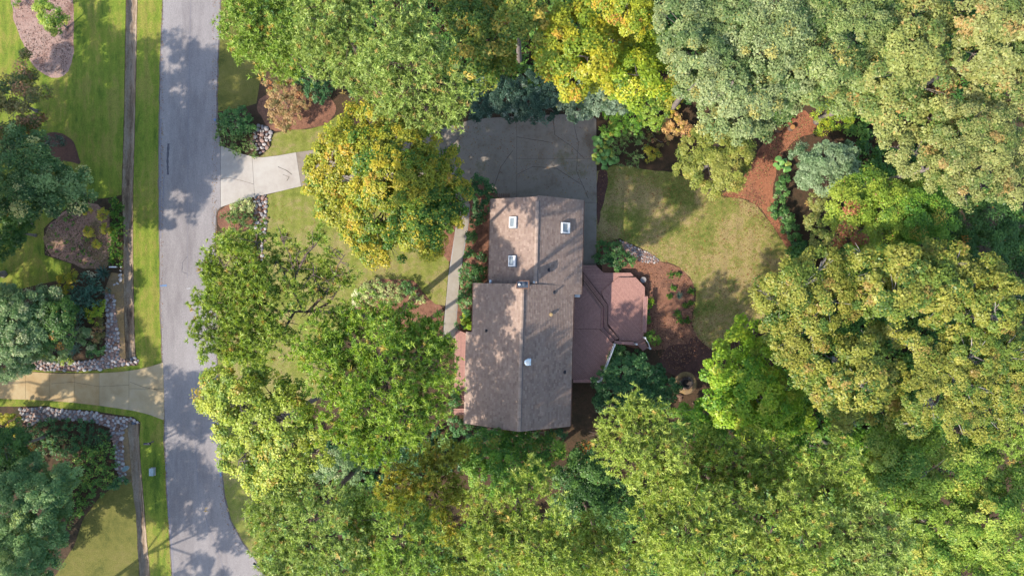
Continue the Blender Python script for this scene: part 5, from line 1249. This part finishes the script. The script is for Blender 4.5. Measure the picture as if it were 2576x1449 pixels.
sh('peach and yellow autumn shrub beneath the grey green oak', 'peach', 1.6, [(1695, 300, 18), (1708, 320, 20), (1728, 330, 16), (1690, 335, 16), (1742, 340, 10), (1672, 320, 12), (1685, 285, 12)], group=GW, leaf=.14)
sh('dark purple brown shrub in the gap behind the feathery shrub', 'russet', .8, [(1648, 345, 18), (1668, 360, 16), (1640, 330, 14)], group=GW, leaf=.12, dens=.7)
sh('yellow green feathery bush by the dirt path', 'lime', 2.2, [(2075, 285, 32), (2105, 305, 28), (2120, 265, 24), (2065, 320, 22), (2095, 255, 24), (2130, 290, 20)], group=GW, leaf=.13, clump=.3)
sh('pale olive bush in the gap above the pale green shrub', 'yellow_shrub', 3.0, [(1690, 215, 24), (1705, 195, 20), (1675, 235, 20), (1700, 238, 16), (1718, 232, 22), (1728, 212, 20), (1702, 258, 18), (1690, 270, 14)], group=GW, leaf=.13, dens=.8)
sh('blue green bush topmost beside the red dirt', 'shrub_green', .9, [(1968, 455, 16), (1972, 480, 18), (1962, 498, 14)], group=GW, leaf=.15)
sh('blue green bush in the middle of the row beside the red dirt', 'shrub_green', .9, [(1958, 522, 20), (1975, 545, 20), (1950, 540, 12), (1985, 560, 14)], group=GW, leaf=.15)
sh('blue green bush pointing at the back lawn edge', 'shrub_green', .9, [(1990, 582, 20), (2000, 598, 14), (1978, 578, 12)], group=GW, leaf=.15)
sh('dark bush at the tip of the row under golden leaves', 'shrub_green', 1.0, [(2012, 628, 24), (2035, 640, 20), (2000, 640, 14), (2030, 620, 18)], group=GW, leaf=.15)
sh('tan and green bush behind the blue green row', 'oak_olive', 1.6, [(2055, 500, 26), (2070, 530, 28), (2050, 560, 26), (2080, 575, 24), (2058, 600, 22), (2095, 610, 20)], group=GW, leaf=.14)
GL = 'yellow mounds in the left mulch bed'
for i, (px, py, r, lab) in enumerate(((218, 528, 12, 'yellow green mound nearest the pale tipped tree'), (258, 540, 14, 'yellow mound at the top corner of the mulch by the hedge'), (226, 583, 14, 'yellow mound alone in the middle of the mulch'), (271, 577, 15, 'widest yellow green mound touching the hedge'), (243, 614, 10, 'smallest and southernmost yellow mound in the mulch'))):
    sh(lab, 'yellow_shrub', .35, [(px, py, r), (px + r * .5, py + r * .4, r * .6), (px - r * .5, py + r * .2, r * .6)], group=GL, leaf=.1, clump=.2)
needle_shrub('hedge', 'hedge', 'long low green hedge between left mulch bed and ditch', 'hedges', 'cover_mid', .25, [(296, 512 + i * 11, 14) for i in range(14)] + [(286, 520 + i * 22, 9) for i in range(7)], tuft=.14)
needle_shrub('spiky_shrub', 'shrub', 'dark blue green spiky spreading shrub above the stone bed', 'spreading shrubs by the stone bed', 'spiky_blue', .5, [(200, 725, 18), (222, 715, 20), (245, 722, 18), (205, 750, 22), (232, 745, 20), (252, 735, 12), (198, 775, 20), (222, 768, 16), (205, 800, 16), (190, 755, 14), (215, 790, 12)], tuft=.26, blades=9, dens=.65)
sh('yellow green shrub inside the bend of the stone bed', 'lime', .6, [(232, 775, 15), (250, 780, 13), (240, 800, 15), (228, 795, 12), (258, 762, 9)], leaf=.12)
sh('brown flecked shrub along the stone bed', 'russet', .5, [(255, 805, 12), (250, 830, 14), (258, 850, 12), (245, 855, 12), (240, 835, 12)], leaf=.11)
sh('yellow green shrub at the lawn edge above the spiky shrub', 'yellow_shrub', .7, [(165, 705, 16), (185, 698, 14), (160, 725, 14), (180, 715, 12)], leaf=.13)
sh('pale green shrub behind the yuccas', 'grey_leaf', 1.0, [(120, 868, 20), (145, 860, 18), (140, 885, 20), (120, 895, 16), (165, 890, 14), (110, 880, 14), (165, 865, 14)], leaf=.14)
sh('green low shrub along the inner edge of the stone bend', 'green_maple', .4, [(130, 902, 10), (155, 905, 11), (175, 908, 9), (110, 900, 8)], leaf=.11)
sh('light green leafy plant between the yuccas', 'grey_leaf', .6, [(212, 835, 12), (225, 840, 10), (215, 855, 11), (228, 872, 11), (205, 850, 8)], leaf=.2)
sh('green low clump at the right end of the stone bend', 'shrub_green', .4, [(245, 885, 13), (228, 890, 12), (258, 880, 8)], leaf=.12)
sh('yellow leaved bush at the left edge below the tan driveway', 'yellow_shrub', 1.5, [(18, 1040, 20), (35, 1058, 14), (12, 1065, 14), (42, 1080, 9), (46, 1092, 7)], leaf=.24, dens=.6)
sh('dark conical bush in the small dark mulch patch', 'holly', 1.0, [(130, 358, 14), (146, 356, 14), (118, 358, 9), (158, 360, 10)], leaf=.1)
sh('small green sapling on the corner of the mulched island', 'green_fresh', .6, [(40, 12, 9), (46, 4, 7)], leaf=.1, dens=.7)
sh('dark spiky bush at the end of the lower stone bed', 'cover_dark', .6, [(300, 1212, 14), (316, 1205, 9), (285, 1220, 12)], leaf=.15)
# the planted bank in the lower left, one mass of ground cover in two greens
def cover(label, pal, plan, n, z, rr, seed, leaf=.15, per=24):
    pts = [W(*p) for p in plan]; r = random.Random(seed); L = []
    x0, x1 = min(p[0] for p in pts), max(p[0] for p in pts); y0, y1 = min(p[1] for p in pts), max(p[1] for p in pts)
    per = int(per * .72)
    while len(L) < n:
        x, y = r.uniform(x0, x1), r.uniform(y0, y1)
        if inside((x, y), pts): L.append((x, y, z * r.uniform(.5, 1.3), rr * r.uniform(.7, 1.3)))
    me = broad_mesh('ground_cover', L, seed, pal, leaf, rr * .55, per, .7, .6)
    o = link('ground_cover', me, M['leaf']); props(o, label, 'ground cover', None, 'stuff')
cover('dense dark green ground cover inside the lower stone bed', 'cover_dark', [(75, 1078), (100, 1062), (151, 1056), (240, 1064), (274, 1078), (276, 1100), (240, 1120), (190, 1150), (120, 1150), (85, 1110)], 110, .35, .45, 5)
cover('mixed green ground cover on the bank beside the lower stone bed', 'cover_mid', [(190, 1150), (240, 1118), (280, 1100), (290, 1165), (298, 1205), (240, 1245), (200, 1300), (150, 1330), (130, 1250), (150, 1170)], 150, .45, .5, 6)
cover('dark undergrowth at the left edge of the lower bank', 'cover_dark', [(0, 1080), (60, 1080), (80, 1110), (110, 1160), (60, 1200), (0, 1200), (-60, 1150)], 60, .5, .6, 8)
cover('undergrowth beneath the pines and maples at the top', 'cover_mid', [(640, -60), (1650, -60), (1700, 180), (1400, 200), (1180, 230), (1000, 240), (860, 190), (680, 150)], 260, .8, 1.2, 14, .34, 50)
cover('low green plants in the shaded bed below the big pine', 'cover_dark', [(780, 1090), (900, 1090), (1000, 1120), (1140, 1070), (1180, 1110), (1160, 1180), (1080, 1220), (900, 1220), (800, 1200)], 90, .4, .7, 15, .26, 40)
cover('low undergrowth in the shade under the wood', 'cover_dark', [(1480, 1110), (1560, 1180), (1600, 1260), (1500, 1330), (1430, 1260), (1420, 1190)], 90, .5, .6, 9, .2)
cover('undergrowth beneath the trees at the right', 'cover_mid', [(1960, 660), (2100, 620), (2300, 640), (2500, 700), (2500, 1100), (2300, 1200), (2000, 1150), (1900, 1100), (1960, 900)], 330, .8, 1.3, 10, .34, 60)
cover('undergrowth beneath the oaks at the top right', 'cover_mid', [(1660, 60), (2500, 0), (2500, 380), (2180, 460), (2140, 330), (2150, 230), (2000, 250), (1960, 280), (1700, 240)], 330, .8, 1.3, 12, .34, 60)
cover('undergrowth beneath the pines at the lower edge', 'cover_mid', [(700, 1180), (900, 1200), (1160, 1330), (1500, 1300), (1800, 1180), (2000, 1150), (2250, 1250), (2250, 1500), (700, 1500)], 420, .8, 1.3, 13, .34, 60)

cover('sparse weeds growing in the left mulch bed', 'cover_mid', [(130, 560), (180, 545), (240, 620), (230, 670), (180, 655), (125, 635)], 26, .1, .16, 17, .1, 14)
# ---------------------------------------------------------------- yuccas and plants with single big leaves
def blade_mesh(L=1.0, w=.07, curve=.35, name='leaf'):
    mb = MB(); n = 5
    for i in range(n):
        f0, f1 = i / n, (i + 1) / n
        g = lambda f: (w * (1 - f) ** .7 * (.6 + .6 * f if f < .4 else 1) + .004)
        z = lambda f: L * (.75 * f - curve * f * f); x = lambda f: L * (f * .9)
        a, b = g(f0), g(f1)
        mb.face([(x(f0), -a, z(f0) + .02), (x(f1), -b, z(f1) + .02), (x(f1), 0, z(f1)), (x(f0), 0, z(f0))])
        mb.face([(x(f0), 0, z(f0)), (x(f1), 0, z(f1)), (x(f1), b, z(f1) + .02), (x(f0), a, z(f0) + .02)])
    me = bpy.data.meshes.new(name); me.from_pydata(mb.v, [], mb.f); me.update(); return me
BL = {}
for key in ('yucca', 'yucca_dark'):
    me = blade_mesh(); me.materials.append(M[key]); BL[key] = me
def yucca(px, py, R, label, key='yucca', n=34, flower=None, seed=1):
    root = empty('yucca', at(px, py)); props(root, label, 'yucca', 'yuccas in the stone lined bed'); r = random.Random(seed)
    for i in range(n):
        o = bpy.data.objects.new('leaf', BL[key]); COL.objects.link(o); o.parent = root
        up = r.random(); s = R * r.uniform(.8, 1.1)
        o.location = (0, 0, .25); o.scale = (s, s * 1.2, s); o.rotation_euler = (0, -.75 * up + .25, i * 2.399 + r.uniform(-.2, .2))
    if flower:
        f = MB(); q = random.Random(seed)
        for k in range(26):
            c = Vector((flower[0] + q.gauss(0, .16), flower[1] + q.gauss(0, .16), .9 + q.uniform(-.15, .15)))
            f.lathe([(.0, -.05), (.07, 0), (.03, .06)], c, 5)
        f.tube([(0, 0, .3), (flower[0] * .5, flower[1] * .5, .8), (flower[0], flower[1], .9)], [.03, .025, .02], 6)
        f.build('flower', M['cream'], root)
yucca(266, 688, .95, 'dark yucca with cream flowers beside the small white board', 'yucca_dark', 44, (-.95, -.15), 2)
yucca(197, 833, .75, 'pale yucca uppermost of the group inside the stone bend', 'yucca', 34, None, 3)
yucca(199, 876, .85, 'largest pale yucca with cream flowers inside the stone bend', 'yucca', 40, (-.85, .1), 4)
yucca(168, 872, .65, 'dark yucca left of the flowering pale yucca', 'yucca_dark', 30, None, 5)
yucca(182, 893, .6, 'small dark yucca at the inner edge of the stone bend', 'yucca_dark', 30, None, 6)
yucca(235, 884, .6, 'dark yucca near the corner of the stone bend', 'yucca_dark', 28, None, 7)
yucca(172, 850, .5, 'small grey yucca between the pale shrub and other yuccas', 'yucca', 26, None, 8)
yucca(1706, 744, .6, 'blue grey spiky plant in the middle of the red mulch', 'yucca', 26, None, 9)
for i, (px, py, s, lab) in enumerate(((1687, 687, 7, 'green tuft highest in the red mulch'), (1703, 691, 5, 'tiny tuft just right of the highest tuft'), (1736, 733, 6, 'green tuft near the lawn edge of the red mulch'), (1684, 744, 5, 'tuft left of the blue grey spiky plant'), (1720, 768, 6, 'tuft below the blue grey spiky plant'), (1737, 762, 6, 'tuft between spiky plant and lawn edge'), (1704, 790, 6, 'left one of the lower tufts in the red mulch'), (1711, 805, 6, 'lowest tuft in the red mulch'), (1694, 724, 5, 'tuft just above the blue grey spiky plant'), (1728, 805, 5, 'faint tuft lowest toward the lawn edge'))):
    needle_shrub('grass_tuft', 'plant', lab, 'small green tufts in the red mulch', 'cover_mid', .12, [(px, py, s * .62), (px + 2, py + 1, s * .5)], tuft=.13, blades=8)
def ear_mesh():
    mb = MB(); n = 16; P = []
    for i in range(n):
        a = 2 * math.pi * i / n; r = .5 * (1 - .28 * max(0, math.cos(a - math.pi)) ** 3 + .12 * max(0, math.cos(a)) ** 6)
        P.append((r * math.cos(a) * 1.1, r * math.sin(a), -.14 * (r * 2) ** 2 + .03 * math.sin(3 * a)))
    for i in range(n): mb.face([(-.18, 0, .05), P[i], P[(i + 1) % n]])
    me = bpy.data.meshes.new('leaf'); me.from_pydata(mb.v, [], mb.f); me.update(); return me
EAR = []
for m in ('ear_leaf', 'ear_leaf', 'ear_leaf_yellow'):
    me = ear_mesh(); me.materials.append(M[m]); EAR.append(me)
def ears(label, spots, size, seed, group='giant leaf plants'):
    cx = sum(p[0] for p in spots) / len(spots); cy = sum(p[1] for p in spots) / len(spots)
    root = empty('elephant_ear', at(cx, cy)); props(root, label, 'plant', group); r = random.Random(seed); x0, y0 = W(cx, cy)
    st = MB()
    for px, py in spots:
        z = r.uniform(.5, 1.1); x, y = W(px, py, z); s = size * r.uniform(.75, 1.15)
        o = bpy.data.objects.new('leaf', r.choice(EAR)); COL.objects.link(o); o.parent = root
        o.location = (x - x0, y - y0, z); o.scale = (s, s, s); o.rotation_euler = (r.uniform(-.45, .45), r.uniform(-.1, .6), r.uniform(0, 6.3))
        st.tube([((x - x0) * .5, (y - y0) * .5, 0), ((x - x0) * .85, (y - y0) * .85, z * .7), (x - x0, y - y0, z)], [.03, .02, .015], 5)
    st.build('stem', M['ear_leaf'], root)
er = random.Random(3)
spots = [(1476.9 + x * .13038, 257.6 + y * .13038) for x, y in ((150, 700), (285, 650), (360, 690), (440, 650), (160, 800), (260, 760), (340, 770), (210, 860), (350, 860), (280, 830), (160, 930), (270, 940), (360, 920), (440, 900), (500, 970), (390, 1000), (140, 1030), (240, 1010), (320, 1000), (470, 1030), (150, 1100), (220, 1100), (300, 1080), (340, 1060), (400, 1110), (210, 1160), (290, 1140), (330, 1180), (460, 1160), (510, 1150), (590, 1130), (310, 1260), (365, 1250), (430, 760), (480, 740), (590, 1100), (540, 1080), (200, 700), (420, 960))]
ears('clump of giant round bright green leaves at the pad edge', spots, .52, 1)
ears('small clump of giant light green leaves beside the red dirt', [(1958, 400), (1966, 408), (1974, 404), (1982, 414), (1970, 420), (1960, 422), (1986, 424), (1978, 428), (1952, 414)], .6, 2)

# ---------------------------------------------------------------- fallen leaves lying about
def leaves(label, plan, n, cols, size, z, seed):
    pts = [W(*p) for p in plan]; rng = np.random.default_rng(seed); r = random.Random(seed); P = []
    x0, x1 = min(p[0] for p in pts), max(p[0] for p in pts); y0, y1 = min(p[1] for p in pts), max(p[1] for p in pts)
    while len(P) < n:
        x, y = r.uniform(x0, x1), r.uniform(y0, y1)
        if inside((x, y), pts) and mnoise.noise((x * .35, y * .35, seed)) > r.uniform(-.6, .5): P.append((x, y, z + r.uniform(.005, .03)))
    C = np.array(P); m = len(C); nn = nrm(np.array([0, 0, 1.]) + .35 * rng.normal(size=(m, 3))); t = nrm(np.cross(nn, rng.normal(size=(m, 3)))); s = np.cross(nn, t)
    l = size * rng.uniform(.5, 1.4, m)[:, None]
    V = np.stack([C - t * l, C + s * l * .6, C + t * l, C - s * l * .6], 1).reshape(-1, 3); V[:, 2] = np.maximum(V[:, 2], z + .003)
    c = np.array([A(*q)[:3] for q in cols])[rng.integers(0, len(cols), m)] * rng.uniform(.7, 1.2, (m, 1))
    o = link('fallen_leaves', mesh_np('fallen_leaves', V, [np.arange(m * 4).reshape(-1, 4)], [c]), M['shingle']); props(o, label, 'leaves', None, 'stuff')
AUT = [(196, 150, 90), (170, 110, 66), (210, 176, 110), (150, 96, 60), (188, 130, 80)]
leaves('dry fallen leaves scattered over the back lawn', [(1505, 430), (1700, 436), (1870, 502), (1985, 640), (1900, 800), (1795, 880), (1740, 810), (1735, 700), (1600, 620), (1500, 640)], 2600, AUT, .06, .012, 1)
leaves('dry fallen leaves scattered over the front lawn', [(672, 490), (760, 470), (1100, 480), (1130, 650), (1120, 760), (880, 800), (560, 1200), (542, 600)], 1100, AUT, .055, .012, 2)
leaves('fallen leaves and needles on the parking pad', [(1070, 335), (1300, 292), (1500, 295), (1500, 500), (1256, 498), (1180, 440)], 900, AUT, .05, .054, 3)
leaves('fallen leaves along the edges of the road', [(405, 0), (412, 0), (410, 900), (430, 1449), (420, 1449), (405, 900)], 500, AUT, .05, .036, 4)
leaves('fallen leaves along the right edge of the road', [(535, 0), (555, 0), (545, 500), (548, 900), (575, 1290), (650, 1430), (620, 1430), (555, 1290), (532, 900)], 700, AUT, .05, .036, 5)
leaves('brown needles and leaves on the red mulch behind the deck', [(1520, 690), (1640, 640), (1735, 700), (1750, 830), (1790, 880), (1700, 940), (1620, 860)], 2600, [(200, 140, 100), (150, 100, 72), (120, 80, 60), (216, 164, 124)], .07, .016, 6)
leaves('bark chips and leaves on the left mulch bed', [(195, 512), (275, 530), (276, 670), (180, 660), (115, 640), (115, 575)], 1500, [(214, 176, 156), (160, 120, 100), (120, 90, 76), (150, 150, 84)], .07, .014, 7)
leaves('bark chips on the mulched island', [(30, 0), (182, 0), (184, 120), (165, 185), (105, 180), (45, 80)], 1500, [(226, 196, 178), (170, 130, 112), (130, 98, 84)], .07, .014, 8)
leaves('needles and chips on the dirt path', [(1810, 490), (1900, 410), (2010, 275), (2055, 320), (1950, 450), (1985, 620)], 1600, [(206, 150, 112), (160, 108, 80), (120, 82, 62), (180, 170, 100)], .07, .013, 9)
